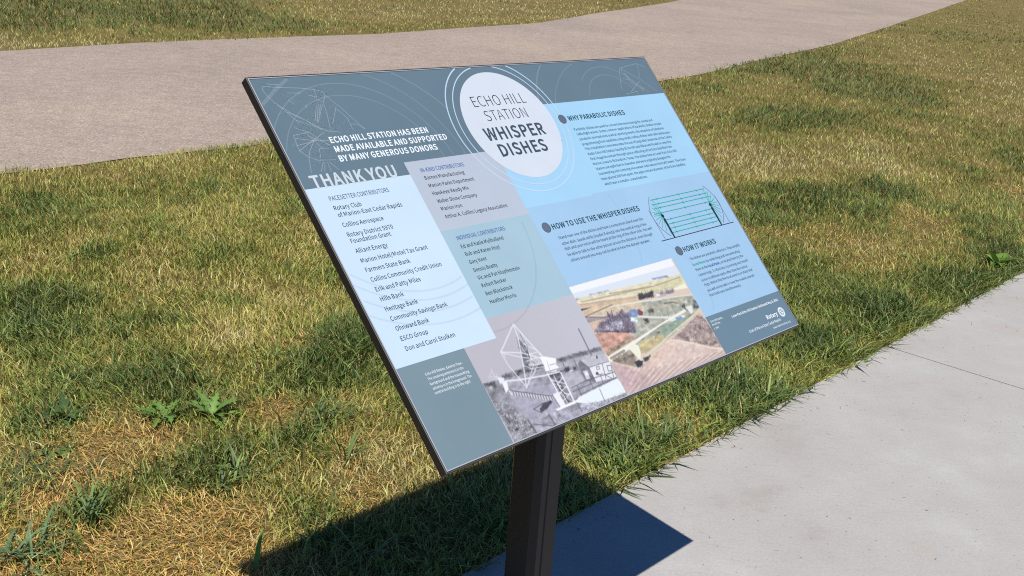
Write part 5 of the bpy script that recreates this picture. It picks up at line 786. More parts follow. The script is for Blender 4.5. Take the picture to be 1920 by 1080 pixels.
KP = 0.80                                                            # print: sRGB as seen -> reflectance
def ink(name, c, k=KP, rough=0.33):
    mt = pmat(name, lin(c, k), rough, 0, 0.45); q = NB(mt); cc = lin(c, k)
    du = q.ramp(q.noise(7, 6, 0.65), [(0.35, tuple(v * .965 for v in cc)), (0.65, tuple(v * 1.02 for v in cc))])
    sp = q.ramp(q.voro(95).outputs['Distance'], [(0.04, (.55, .54, .52)), (0.07, (0, 0, 0))]); gate = q.ramp(q.noise(16, 2), [(0.60, (0, 0, 0)), (0.66, (.55, .55, .55))])
    m_ = q.mix(1.0, sp, gate, 'MULTIPLY'); q.l(q.mix(m_, du, (.45, .44, .42)), q.b.inputs['Base Color'])
    rg_ = q.ramp(q.noise(5, 5, 0.7), [(0.3, (rough - .07,) * 3), (0.7, (rough + .12,) * 3)]); q.l(rg_, q.b.inputs['Roughness']); return mt
M_grey = ink('print_slate_grey', (127, 149, 159)); M_top = ink('print_band_grey', (106, 129, 142))
M_white = ink('print_pale_blue', (206, 229, 247)); M_kind = ink('print_grey_lilac', (188, 199, 213)); M_ind = ink('print_pale_teal', (168, 198, 212))
M_blueA = ink('print_sky_blue', (168, 214, 243)); M_blueB = ink('print_mid_blue', (166, 203, 233))
M_disc = ink('print_disc_white', (217, 226, 236)); M_ringc = ink('print_ring_pale', (196, 221, 240))
M_txt = ink('print_dark_slate', (40, 52, 64)); M_txt2 = ink('print_slate_text', (70, 86, 98)); M_blk = ink('print_near_black', (34, 44, 54))
M_head = ink('print_header_blue', (78, 106, 134)); M_hblue = ink('print_royal_blue', (66, 106, 176)); M_teal = ink('print_heading_teal', (44, 84, 98))
M_tw = ink('print_white_ink', (236, 244, 248), 0.88); M_ty = ink('print_thanks_white', (208, 219, 226)); M_dot = ink('print_dot_grey', (104, 114, 132))
M_grn = ink('print_green', (8, 176, 152)); M_fblue = ink('print_focal_blue', (28, 74, 150)); M_body = ink('print_body_blue', (58, 86, 110))
def wash(name, c, alpha):
    mt = pmat(name, lin(c, KP), 0.38, 0, 0.4); mt.node_tree.nodes['Principled BSDF'].inputs['Alpha'].default_value = alpha; return mt
M_w1 = wash('print_faint_white', (215, 230, 240), 0.15); M_w2 = wash('print_faint_slate', (120, 140, 185), 0.075); M_w3 = wash('print_ghost_white', (230, 240, 246), 0.42)

def rect(x0, y0, x1, y1, z): return [L(x0, y1, z), L(x1, y1, z), L(x1, y0, z), L(x0, y0, z)]
panel = bpy.data.objects.new('panel', None)
V, F = box((-BW / 2, -BH / 2, -0.010), (BW / 2, BH / 2, 0)); 
panel = mesh_obj('panel', V, F, M_grey, sign); panel.location = panel_loc; panel.rotation_euler = (TILT, 0, 0)
def part(name, V, F, mats, fm=None): return mesh_obj(name, V, F, mats, panel, fm)
def quads(name, mat, rects):
    V = []; F = []
    for q in rects: n = len(V); V += q; F.append((n, n + 1, n + 2, n + 3))
    return part(name, V, F, mat)
T_ = 1.3                                                              # pale strip paints the sun highlight on the panel's bevelled edge
W9, H9 = 914.4, 609.6
quads('edge_highlight', M_edge_sun, [rect(0, 0, W9, T_, 4), rect(0, H9 - T_ - 0.3, W9, H9, 4), rect(0, T_, T_ + 0.4, H9 - T_, 4), rect(W9 - T_, T_, W9, H9 - T_, 4)])
quads('heading_band', M_top, [rect(T_, T_, 191.6, 180.8, .25), rect(191.6, T_, 552.6, 159.7, .25), rect(552.6, T_, W9 - T_, 84, .25)])
M_foot = ink('print_grey_less_sheen', (112, 138, 153)); quads('footer_block', M_foot, [rect(664, 534.8, W9 - T_, H9 - T_ - .3, .25)])  # panel grey repeated darker: weaker sky reflection painted into the colour
quads('donor_block', M_white, [rect(T_, 180.8, 191.6, 458.6, .5)])
quads('supporter_block', M_kind, [rect(191.6, 159.7, 385.2, 279.6, .3)])
quads('contributor_block', M_ind, [rect(191.6, 279.6, 385.2, 427.2, .3)])
quads('subject_block', M_blueA, [rect(385.2, 159.7, 552.6, 269, .3), rect(552.6, 84, W9 - T_, 266, .3)])
quads('instruction_block', M_blueB, [rect(385.2, 269, 552.6, 414.6, .3), rect(552.6, 266, 664, 414.6, .3), rect(664, 266, W9 - T_, 534.8, .3)])

def annulus(cx, cy, ra, rb, z, a0=0, a1=360, n=None, clip=None):
    n = n or max(24, int(abs(a1 - a0) / 2.5)); V = []; F = []; pts = []
    for i in range(n + 1):
        a = R(a0 + (a1 - a0) * i / n)
        pts.append(((cx + ra * math.cos(a), cy + ra * math.sin(a)), (cx + rb * math.cos(a), cy + rb * math.sin(a))))
    for i in range(n):
        (p, q), (p2, q2) = pts[i], pts[i + 1]
        mx, my = (p[0] + q2[0]) / 2, (p[1] + q2[1]) / 2
        if not any(x0 <= mx <= x1 and y0 <= my <= y1 for x0, y0, x1, y1 in (clip or [(2.5, 2.5, W9 - 2.5, H9 - 2.5)])): continue
        k = len(V); V += [L(*p, z), L(*p2, z), L(*q2, z), L(*q, z)]; F.append((k + 3, k + 2, k + 1, k))
    return V, F
def join(parts):
    V = []; F = []
    for v, f in parts:
        n = len(V); V += v; F += [tuple(i + n for i in q) for q in f]
    return V, F
def strip(p, wd, z):
    V = []; F = []
    for a, b in zip(p[:-1], p[1:]):
        d = Vector((b[0] - a[0], b[1] - a[1])); 
        if d.length < 1e-6: continue
        d.normalize(); nx, ny = -d.y * wd / 2, d.x * wd / 2; k = len(V)
        V += [L(a[0] + nx, a[1] + ny, z), L(b[0] + nx, b[1] + ny, z), L(b[0] - nx, b[1] - ny, z), L(a[0] - nx, a[1] - ny, z)]; F.append((k, k + 1, k + 2, k + 3))
    return V, F
def discm(cx, cy, r, z, n=72):
    return [L(cx + r * math.cos(2 * math.pi * i / n), cy - r * math.sin(2 * math.pi * i / n), z) for i in range(n)], [tuple(range(n))]

for cx, cy, ra, rb, cl in ((134, 178, 161.4, 163.2, (3, 3, 385, 159)), (134, 180, 142.4, 144.0, (3, 3, 385, 159)), (134, 178, 186.4, 188.2, (192, 3, 340, 159)), (150, 190, 214.5, 217, (192, 3, 330, 159)),
    (744.8, 181.2, 183.4, 185, (552, 3, 690, 83)), (688.4, 123.4, 144, 147, (545, 3, 640, 83)), (759, 113.5, 79.4, 81, (690, 3, 840, 83)), (759, 113.5, 97.4, 99, (690, 3, 850, 83))):
    part('faint_ring', *annulus(cx, cy, ra, rb, .6, clip=[cl]), M_w1)
part('faint_ring', *strip([(64, 4), (34, 22), (4, 43)], 5, .6), M_w1)
for cx, cy, ra, rb, cl in [(132, 176, ra, ra + 3, (3, 184, 190, 457)) for ra in (186, 200, 218, 238)] + [(200, 290, 158, 161, (193, 290, 384, 450)), (430, 330, 170, 172, (520, 270, 660, 410)), (620, 470, 95, 97, (665, 380, 900, 530))]:
    part('faint_ring', *annulus(cx, cy, ra, rb, .75, clip=[cl]), M_w2)
part('title_ring', *annulus(456, 115.8, 115.2, 117.0, .8), M_ringc); part('title_ring', *annulus(455, 116, 128.0, 130.2, .8), M_ringc)
part('title_disc', *discm(457, 115.8, 103.4, 1.0), M_disc)
for dx, dy in ((583, 117), (406, 308.7), (694, 405.5)):
    dt = part('bullet_dot', *join([discm(dx, dy, 8.3, 1.1, 32), ]), M_dot); mesh_obj('bullet_ring', *annulus(dx, dy, 8.3, 9.3, 1.15, 0, 360, 32), M_txt2, dt)

# ---- lettering
GL = {k: {ch: (g[0] / 500, np.array(g[1].split(), float).reshape(-1, 2) / 500, np.array(g[2].split(), int).reshape(-1, 3)) for ch, g in d.items()} for k, d in GLYPHS.items()}
def put(body, x0, x1, y, cap, face='R', z=1.15):
    V, F, x = [], [], 0.0
    for ch in body:
        adv, v, f = GL[face].get(ch) or GL['R'][ch]
        n = len(V); V += [(x + p[0], p[1]) for p in v]; F += [tuple(int(k) + n for k in t) for t in f]; x += adv
    xs = [p[0] for p in V]; a, e = min(xs), max(xs); kx = (x1 - x0) / (e - a)
    return [L(x0 + (px - a) * kx, y - py * cap, z) for px, py in V], F
STY = {'wh': (10.2, 'B'), 'ty': (20.8, 'B'), 'dn': (6.9, 'R'), 'ik': (6.2, 'R'), 'hd': (10.2, 'B'), 'bd': (5.0, 'R'), 'ft': (3.9, 'R')}
G = {}
for cls, body, x0, x1, y in TEXT:
    cap, off = STY.get(cls, (6, 'R')); key, mt = cls, M_txt
    if cls == 'wh': key, mt = 'heading_lettering', M_tw
    elif cls == 'ty': key, mt = 'thanks_lettering', M_ty
    elif cls == 'dn':
        key, mt = 'donor_lettering', M_txt
        if body.isupper() and body.startswith('PACE'): mt = M_head; cap = 7.2
    elif cls == 'ik':
        key, mt = 'contributor_lettering', M_txt
        key += '|%d' % (y > 285)
        if body.isupper(): mt = M_hblue; cap = 7.0
    elif cls == 'ti':
        key = 'title_lettering'
        cap, off, mt = {'ECHO HILL': (19.7, 'L', M_blk), 'STATION': (19.4, 'L', M_blk), 'WHISPER': (24, 'B', M_txt2), 'DISHES': (23.6, 'B', M_txt2)}[body]
    elif cls == 'hd': key, mt = 'topic_lettering|' + body, M_teal
    elif cls == 'bd': key, mt = 'body_lettering|%d' % (0 if y < 260 else 1 if x0 < 600 else 2), M_body
    elif cls == 'ft':
        key, mt = 'caption_lettering|%d' % (0 if x0 < 200 else 1 if x0 < 700 else int(y / 20)), M_tw
        if body.startswith('Lowe'): cap, off = 4.6, 'B'
        if body == 'Rotary': cap, off = 8.4, 'B'
        if body.startswith('Club'): cap, off = 5.2, 'R'
    segs = [(body, x0, x1, mt)]
    if body.startswith('Sound Waves'): segs = [('Sound Waves', x0, x0 + 41, M_grn), ('by collecting and concentrating', x0 + 44, x1, mt)]
    if 'Focal Point' in body: segs = [('them at the', x0, x0 + 38, mt), ('Focal Point,', x0 + 40.5, x0 + 79, M_fblue), ('as located here by the', x0 + 82, x1, mt)]
    for bd_, a, b, mm_ in segs:
        o2 = 'B' if mm_ in (M_grn, M_fblue) else off
        G.setdefault((key, mm_.name), []).append(put(bd_, a, b, y, cap, o2))
byname = {}
for (key, mn), parts in G.items(): byname.setdefault(key, []).append((mn, parts))
for key, lst in byname.items():
    V = []; F = []; fm = []; mats = []
    for i, (mn, parts) in enumerate(lst):
        mats.append(bpy.data.materials[mn])
        v, f = join(parts); n = len(V); V += v; F += [tuple(k + n for k in q) for q in f]; fm += [i] * len(f)
    part(key.split('|')[0], V, F, mats, fm)

# ---- wheel emblem
def emblem():
    cx, cy, ro = 885.4, 574.8, 9.3; P = []
    P.append(annulus(cx, cy, 6.9, 8.7, 1.15, 0, 360, 48)); P.append(annulus(cx, cy, 1.4, 3.0, 1.15, 0, 360, 24))
    P.append(annulus(cx, cy, 5.6, 6.2, 1.15, 0, 360, 48))
    for k in range(24):
        a = 2 * math.pi * k / 24; P.append(strip([(cx + 8.6 * math.cos(a), cy + 8.6 * math.sin(a)), (cx + 10.3 * math.cos(a), cy + 10.3 * math.sin(a))], 1.3, 1.15))
    for k in range(6):
        a = 2 * math.pi * k / 6 + .5236; P.append(strip([(cx + 2.9 * math.cos(a), cy + 2.9 * math.sin(a)), (cx + 7 * math.cos(a), cy + 7 * math.sin(a))], 1.1, 1.18))
    return join(P)
part('wheel_emblem', *emblem(), M_tw)

# ---- dish diagram
def diagram():
    g, d, p = [], [], []
    yl = [300, 309.5, 317.5, 328, 343, 352, 360.5, 369.5]
    xl = [693, 690, 688, 682, 703, 703, 702, 699]; xr = [865.5, 868, 870, 872, 857, 859.5, 859, 858]
    fl, fr2 = (704, 333), (856, 332)
    for i, y in enumerate(yl):
        g.append(strip([(xl[i], y), (xr[i], y - .6)], 1.4, 1.12))
        for f in (.12, .52, .86):
            x = xl[i] + (xr[i] - xl[i]) * f; g.append(strip([(x - 2.6, y - 2.2), (x + 1, y), (x - 2.6, y + 2.2)], 1.2, 1.14))
    for k in range(10):
        t = -1 + 2 * k / 9; yy = 335 + t * 37; bx = 20 * (1 - t * t)
        g.append(strip([(699 - bx, yy), fl], 1.1, 1.13)); g.append(strip([(862 + bx, yy), fr2], 1.1, 1.13))
    for s, x0 in ((-1, 695), (1, 866)):
        q = [(x0 + s * 21 * (1 - t * t), 334 + t * 41) for t in np.linspace(-1, 1, 16)]; p.append(strip(q, 1.2, 1.12))
    p.append(strip([(673.4, 318), (675.2, 378)], 1.2, 1.12)); p.append(strip([(885.6, 318), (885.4, 377.4)], 1.2, 1.12))
    d.append(strip([(662, 379.8), (898, 379)], 1.5, 1.16))
    for x in (702.8, 856.6):
        d.append(discm(x, 334.2, 3.9, 1.2, 18)); d.append(([L(x - 3.2, 341, 1.18), L(x - 2.6, 352, 1.18), L(x - 2, 379, 1.18), L(x + 2, 379, 1.18), L(x + 2.6, 352, 1.18), L(x + 3.2, 341, 1.18), L(x + 1.6, 338.6, 1.18), L(x - 1.6, 338.6, 1.18)], [(0, 1, 2, 3, 4, 5, 6, 7)]))
    V = []; F = []; fm = []
    for i, grp in enumerate((g, p, d)):
        v, f = join(grp); n = len(V); V += v; F += [tuple(k + n for k in q) for q in f]; fm += [i] * len(f)
    part('dish_diagram', V, F, [M_grn, M_dot, M_txt], fm)
diagram()
for side in (0, 1): part('ghost_drawing', *join([strip(q, .65, .9) for q in GHOST if (q[0][0] > 500) == side]), M_w3)
web = []
for i, p_ in enumerate(DOTS):
    nb_ = sorted(DOTS, key=lambda q_: (q_[0] - p_[0]) ** 2 + (q_[1] - p_[1]) ** 2)[1:3]
    web += [strip([p_, q_], .34, .88 + .002 * (i % 9)) for q_ in nb_ if (q_[0] - p_[0]) ** 2 + (q_[1] - p_[1]) ** 2 < 260]
part('ghost_web', *join(web), M_w1)
part('ghost_dots', *join([discm(x, y, .5, .95, 6) for x, y in DOTS[::2]]), M_txt)

# ---- the two printed photographs: a fine grid of coloured points
def vmat(name, rough=0.38, spec=0.4):
    mt = pmat(name, (.5, .5, .5), rough, 0, spec); a = mt.node_tree.nodes.new('ShaderNodeVertexColor'); a.layer_name = 'Col'
    mt.node_tree.links.new(a.outputs[0], mt.node_tree.nodes['Principled BSDF'].inputs['Base Color']); return mt
M_photo = vmat('print_photograph')
def inside(X, Y, poly):
    r = np.zeros(X.shape, bool); n = len(poly)
    for i in range(n):
        x0, y0 = poly[i]; x1, y1 = poly[(i + 1) % n]
        if y0 == y1: continue
        c = ((y0 > Y) != (y1 > Y)) & (X < (x1 - x0) * (Y - y0) / (y1 - y0) + x0); r ^= c
    return r
def seg_d(X, Y, a, b):
    dx, dy = b[0] - a[0], b[1] - a[1]; q = dx * dx + dy * dy + 1e-9
    t = np.clip(((X - a[0]) * dx + (Y - a[1]) * dy) / q, 0, 1); return np.hypot(X - a[0] - t * dx, Y - a[1] - t * dy)
def photo(name, x0, y0, x1, y1, base, ops, z, seed, step=1.0, lw=.42):
    rg = np.random.RandomState(seed)
    nx, ny = int((x1 - x0) / step) + 1, int((y1 - y0) / step) + 1
    X, Y = np.meshgrid(np.linspace(x0, x1, nx), np.linspace(y0, y1, ny)); C = base(X, Y)
    N1 = rg.randn(ny, nx); N2 = N1.copy(); N2[1:] += N1[:-1]; N2[:, 1:] += N1[:, :-1]; N2 *= .55; N5 = rg.randn(ny // 5 + 2, nx // 8 + 2).repeat(5, 0).repeat(8, 1)[:ny, :nx]; N5 = (N5 + np.roll(N5, 2, 0) + np.roll(N5, 3, 1) + np.roll(N5, (1, -2), (0, 1))) / 3; N3 = rg.randn(ny, nx) * .5; N4 = rg.randn(ny, nx) * .5
    for o in ops:
        c = np.array(o[2], float)
        if o[0] == 'P':
            k = np.zeros(X.shape)
            rag = min(3.2, 7 * o[3]) if o[3] >= .15 else .25
            for jx, jy in ((-.25, -.25), (.25, .25), (-.25, .25), (.25, -.25)): k += inside(X + jx + rag * N3, Y + jy + rag * N4, o[1]) * .25
            t = np.clip(1 + .34 * o[3] * N2 + .55 * min(o[3], .2) * N5, .4, 1.4)[..., None] * c
            C = C * (1 - k[..., None]) + t * k[..., None]
        else:
            # widths were read in quarter pixels of the photograph: about .45 mm each on the board
            dd = np.min([seg_d(X, Y, a, b) for a, b in zip(o[1][:-1], o[1][1:])], axis=0); wd = o[3] * lw
            k = np.clip((wd - dd) / .8 + .5, 0, 1)[..., None] * .92
            C = C * (1 - k) + c * k
    C *= 1 + .012 * N1[..., None]
    C[1:-1, 1:-1] = .5 * C[1:-1, 1:-1] + .125 * (C[:-2, 1:-1] + C[2:, 1:-1] + C[1:-1, :-2] + C[1:-1, 2:])
    g = C.mean(2, keepdims=True); C = g + (C - g) * .70; C = 255 - (255 - C) * .93
    C = np.clip(C, 0, 255) / 255; C = np.where(C <= .04045, C / 12.92, ((C + .055) / 1.055) ** 2.4) * KP
    P = np.c_[X.ravel() / 1000 - BW / 2, BH / 2 - Y.ravel() / 1000, np.full(X.size, z * 0.0002)]
    I = np.arange(nx * ny).reshape(ny, nx)
    Fq = np.c_[I[1:, :-1].ravel(), I[1:, 1:].ravel(), I[:-1, 1:].ravel(), I[:-1, :-1].ravel()]
    return fast_mesh(name, P, Fq, C.reshape(-1, 3), M_photo, panel)
def base_a(X, Y): return np.ones(X.shape + (3,)) * np.array((225, 200, 170.))
photo('aerial_photograph', 384.6, 414.6, 664, H9 - T_ - .3, base_a, AERIAL, .4, 5)
def base_b(X, Y):
    t = np.clip((X - 200) / 180, 0, 1)[..., None]; C = np.array((184, 180, 192.)) * (1 - t) + np.array((188, 190, 203.)) * t
    return C + 0 * Y[..., None]
photo('antenna_photograph', 126.6, 427.2, 384.6, H9 - T_ - .3, base_b, ANTENNA, .35, 6, .9, .33)

# ------------------------------------------------------------------ lawn
def vnoise(x, y, cell, seed):
    def h(i, j):
        v = np.sin(i * 127.1 + j * 311.7 + seed * 74.7) * 43758.5453; return v - np.floor(v)
    gx, gy = x / cell, y / cell; i, j = np.floor(gx), np.floor(gy); u, v = gx - i, gy - j
    u = u * u * (3 - 2 * u); v = v * v * (3 - 2 * v)
    return (h(i, j) * (1 - u) + h(i + 1, j) * u) * (1 - v) + (h(i, j + 1) * (1 - u) + h(i + 1, j + 1) * u) * v
def field(x, y, B):
    r = np.zeros(len(x))
    for cx, cy, ax, ay, v in B: r += v * np.exp(-((x - cx) / ax) ** 2 - ((y - cy) / ay) ** 2)
    return r
def in_path(x, y): return inside(x, y, [tuple(p) for p in PATH])
def sw_coord(x, y): return (x - SW0[0]) * SWD[0] + (y - SW0[1]) * SWD[1], (x - SW0[0]) * SWN[0] + (y - SW0[1]) * SWN[1]

def leaf_mat():
    mt = bpy.data.materials.new('grass_blade'); mt.use_nodes = True; t = mt.node_tree; b = t.nodes['Principled BSDF']
    a = t.nodes.new('ShaderNodeVertexColor'); a.layer_name = 'Col'
    b.inputs['Roughness'].default_value = 0.5; b.inputs['Specular IOR Level'].default_value = 0.35
    t.links.new(a.outputs[0], b.inputs['Base Color'])
    tr = t.nodes.new('ShaderNodeBsdfTranslucent'); t.links.new(a.outputs[0], tr.inputs[0])
    mx = t.nodes.new('ShaderNodeMixShader'); mx.inputs[0].default_value = 0.22
    out = t.nodes['Material Output']; t.links.new(b.outputs[0], mx.inputs[1]); t.links.new(tr.outputs[0], mx.inputs[2]); t.links.new(mx.outputs[0], out.inputs[0])
    return mt
M_leaf = leaf_mat()
rg = np.random.RandomState(11)

def blades(x, y, z, h, wd, lean, phi, col, tipcol=None, k=0.36):
    """five-point curved blades: base pair, middle pair, tip; lean = horizontal reach, phi = direction."""
    n = len(x); psi = phi + np.pi / 2 + rg.randn(n) * 0.7
    ux, uy = np.cos(psi) * wd / 2, np.sin(psi) * wd / 2
    lx, ly = np.cos(phi) * lean, np.sin(phi) * lean
    V = np.zeros((n, 5, 3))
    V[:, 0] = np.c_[x - ux * .8, y - uy * .8, z]; V[:, 1] = np.c_[x + ux * .8, y + uy * .8, z]
    mx, my, mz = x + lx * k, y + ly * k, z + h * .62
    V[:, 2] = np.c_[mx - ux, my - uy, mz]; V[:, 3] = np.c_[mx + ux, my + uy, mz]
    V[:, 4] = np.c_[x + lx, y + ly, z + h]
    C = np.repeat(col[:, None, :], 5, 1)
    if tipcol is not None: C[:, 4] = tipcol
    b = (np.arange(n) * 5)[:, None]
    F = np.concatenate([b + np.array([0, 1, 2]), b + np.array([1, 3, 2]), b + np.array([2, 3, 4])], 0)
    return V.reshape(-1, 3), F, C.reshape(-1, 3)

PAL = {'gd': (.108, .165, .042), 'gm': (.21, .272, .070), 'gy': (.33, .375, .070), 'ol': (.40, .385, .088), 'tn': (.60, .505, .160), 'st': (.77, .625, .28), 'br': (.60, .37, .145)}
PALK = np.array([PAL[k] for k in ('gd', 'gm', 'gy', 'ol', 'tn', 'st', 'br')])

def lawn():
    n0 = 2600000
    # spread by distance: thins out the way detail does, up to a cap close by
    az = R(90) + rg.uniform(-R(38), R(38), n0)
    tan_dep = rg.uniform(math.tan(R(1.0)), math.tan(R(50)), n0); d = CAM_H / tan_dep
    x, y = d * np.cos(az), d * np.sin(az)
    # density now ~ 1/d^3 : per square metre
    rho = n0 * (CAM_H / d ** 3) / ((math.tan(R(50)) - math.tan(R(1.0))) * R(76))
    want = np.minimum(21000, 1.25 * 1113 ** 2 * CAM_H / (d * d + CAM_H ** 2) ** 1.5)
    keep = rg.rand(n0) < want / rho
    x, y, d = x[keep], y[keep], d[keep]
    s, t = sw_coord(x, y); n1 = len(x)
    ip = in_path(x + rg.randn(n1) * .025 + .10 * (vnoise(x, y, .14, 31) - .5) + .14 * (vnoise(x, y, .6, 51) - .5), y + rg.randn(n1) * .025 + .10 * (vnoise(x, y, .14, 32) - .5) + .14 * (vnoise(x, y, .6, 52) - .5))
    keep = ~((t > 0.004 + 0.016 * rg.randn(n1) * vnoise(x, y, .09, 51)) & (t < 1.7)) & ~ip
    x, y, d, t = x[keep], y[keep], d[keep], t[keep]; n = len(x)
    edge = np.exp(-np.clip(-t, 0, 9) / 0.16)                            # beside the concrete
    G = 1.0 * field(x, y, GREEN) * (.25 + 1.5 * vnoise(x, y, .15, 41)) + .42 * edge; D = field(x, y, DRY); S = field(x, y, STRAW)
    nz = vnoise(x, y, .45, 1) * .5 + vnoise(x, y, .16, 2) * .32 + vnoise(x, y, .06, 3) * .26 - .54
    nl = vnoise(x, y, 2.3, 5) * .6 + vnoise(x, y, .9, 6) * .5 - .55
    near = np.clip((3.3 - d) / 1.2, 0, 1); rt_ = np.clip((x + .3) / .5, 0, 1); g = -.22 - .16 * near + (.10 + .10 * np.clip((d - 4) / 3, 0, 1)) * rt_ + .95 * G - .75 * D - 1.0 * S + 1.6 * nz + .75 * nl + .9 * (vnoise(x, y, 4.5, 17) - .5) * np.clip((d - 8) / 5, 0, 1)
    sfld = .85 * S + .22 * near * (t < -.02) + 1.1 * (vnoise(x, y, .2, 8) - .5) * np.clip(S * 4 + near, 0, 1)
    drop = rg.rand(n) < np.clip(sfld * .92, 0, .88); 
    x, y, d, t, g, S, edge = [q[~drop] for q in (x, y, d, t, g, S, edge)]; n = len(x)
    gg = g + rg.randn(n) * .22
    idx = np.select([gg > .62, gg > .30, gg > .08, gg > -.12, gg > -.55], [0, 1, 2, 3, 4], 5)
    r = rg.rand(n); idx = np.where(r < .10, rg.randint(2, 7, n), idx); idx = np.where((r > .10) & (r < .17), rg.randint(0, 3, n), idx)
    col = PALK[idx] * np.exp(.34 * rg.randn(n, 1)).clip(.4, 1.7) * (1 + .06 * rg.randn(n, 3)); col = np.clip(col, .01, .82)
    green = idx <= 1
    far = np.clip(d / 5.5, 1, 6)
    h = np.where(green, .018, .015) * np.exp(.32 * rg.randn(n)) * (1 + .75 * np.clip(g, 0, 1.1)) + .012 * edge * rg.rand(n)
    long_ = rg.rand(n) < .012 * (1 + 2 * np.clip(g, 0, 1)); h = np.where(long_ & (d < 7), h * rg.uniform(1.4, 2.2, n), h)
    wd = np.where(green, .0030, .0022) * np.exp(.25 * rg.randn(n)) * far ** .85 * (1 + .5 * edge * green) * np.where((rg.rand(n) < .05) & (d < 4.5), 2.0, 1.0)
    lean = h * np.abs(.95 + .55 * rg.randn(n)); 
    # blades lie over in drifts
    phi = rg.uniform(0, 2 * np.pi, n); drift = 6.28 * vnoise(x, y, .5, 13) + 1.2; sel = rg.rand(n) < .28
    phi = np.where(sel, drift + .6 * rg.randn(n), phi)
    ov = (edge > .45) & (t > -.12) & (rg.rand(n) < .16 * 2 * vnoise(x, y, .11, 52)); h = np.where(ov, h * 1.5, h); lean = np.where(ov, h * 1.7, lean)
    phi = np.where(ov, math.atan2(SWN[1], SWN[0]) + .8 * rg.randn(n), phi)
    tip = col * np.where(green, 1.0, 1.0)[:, None]; dry = rg.rand(n) < .3; tip = np.where(dry[:, None], tip * .5 + np.array(PAL['tn']) * .5, tip)
    return blades(x, y, np.full(n, gz), h + .008, wd, lean, phi, col, tip)

def thatch():
    n0 = 300000
    az = R(90) + rg.uniform(-R(38), R(38), n0); d = 1.7 + 5.8 * rg.rand(n0) ** 1.6
    x, y = d * np.cos(az), d * np.sin(az); s, t = sw_coord(x, y)
    S = field(x, y, STRAW); fringe = np.exp(-np.clip(-t - .01, 0, 9) / .035)
    near = np.clip((3.3 - d) / 1.2, 0, 1); sf = .85 * S + .22 * near + 1.1 * (vnoise(x, y, .2, 8) - .5) * np.clip(S * 4 + near, 0, 1)
    p = .22 + 1.0 * np.clip(sf, 0, 1) + .8 * fringe
    keep = (rg.rand(n0) < p) & ~((t > .02 * rg.rand(n0)) & (t < 1.7)) & ~in_path(x, y)
    x, y, d, sf = x[keep], y[keep], d[keep], sf[keep]; n = len(x)
    ln = .010 + .018 * rg.rand(n) + .05 * (rg.rand(n) < .012); phi = rg.uniform(0, 2 * np.pi, n); phi = np.where(rg.rand(n) < .45, 5 * vnoise(x, y, .3, 21) + .5 * rg.randn(n), phi)
    wd = .0014 + .001 * rg.rand(n); wd *= np.clip(d / 4, 1, 2)
    idx = rg.choice([4, 5, 6, 3], n, p=[.33, .19, .34, .14]); col = PALK[idx] * (1 + .22 * rg.randn(n, 1)).clip(.5, 1.5); col *= np.where(sf > .3, np.array([[1.08], [.95], [.80]]), 1.0).T
    z = gz + .003 + .014 * rg.rand(n) ** 1.5
    return blades(x, y, z, rg.randn(n) * .008 + .004, wd, ln, phi, col, k=.5)

def clippings():
    n = 420; s = rg.uniform(-1, 5, n); t = np.where(rg.rand(n) < .6, rg.exponential(.07, n), rg.uniform(.02, 1.6, n))
    x = SW0[0] + SWD[0] * s + SWN[0] * t; y = SW0[1] + SWD[1] * s + SWN[1] * t
    col = PALK[rg.choice([4, 5, 6, 3], n)] * rg.uniform(.12, .75, (n, 1))
    return blades(x, y, np.full(n, .0012), .0015 * rg.rand(n), rg.uniform(.001, .0026, n), rg.uniform(.003, .016, n), rg.uniform(0, 6.28, n), col, k=.5)

def build_lawn():
    P = [lawn(), thatch(), clippings()]; V = []; F = []; C = []; o = 0
    for v, f, c in P: V.append(v); F.append(f + o); C.append(c); o += len(v)
    ob = fast_mesh('lawn', np.concatenate(V), np.concatenate(F), np.concatenate(C), M_leaf)
    print('lawn blades', o // 5); tag(ob, kind='stuff'); return ob
build_lawn()

# ------------------------------------------------------------------ tufts and weeds that stand out
def long_blade(rr, x, y, L_, wd, phi, rise, droop, col, V, F, C, n=6):
    """one broad ribbon blade with a fold along its middle"""
    b = len(V); px, py, pz = x, y, gz; el = rise
    for i in range(n + 1):
        t = i / n; ww = wd * (0.75 + .5 * t) * (1 - t ** 3) / 2 + .0001
        nx, ny = -math.sin(phi), math.cos(phi)
        V += [(px - nx * ww, py - ny * ww, max(pz, .002) + ww * .3), (px, py, max(pz, .0015)), (px + nx * ww, py + ny * ww, max(pz, .002) + ww * .3)]
        cc = [c * (1.05 - .12 * math.sin(7 * t)) for c in col]; C += [cc, [c * 1.15 for c in cc], cc]
        px += math.cos(phi) * math.cos(el) * L_ / n; py += math.sin(phi) * math.cos(el) * L_ / n; pz += math.sin(el) * L_ / n; el -= droop / n; phi += rr.uniform(-.05, .05)
    for i in range(n):
        k = b + 3 * i
        F += [(k, k + 1, k + 4), (k, k + 4, k + 3), (k + 1, k + 2, k + 5), (k + 1, k + 5, k + 4)]
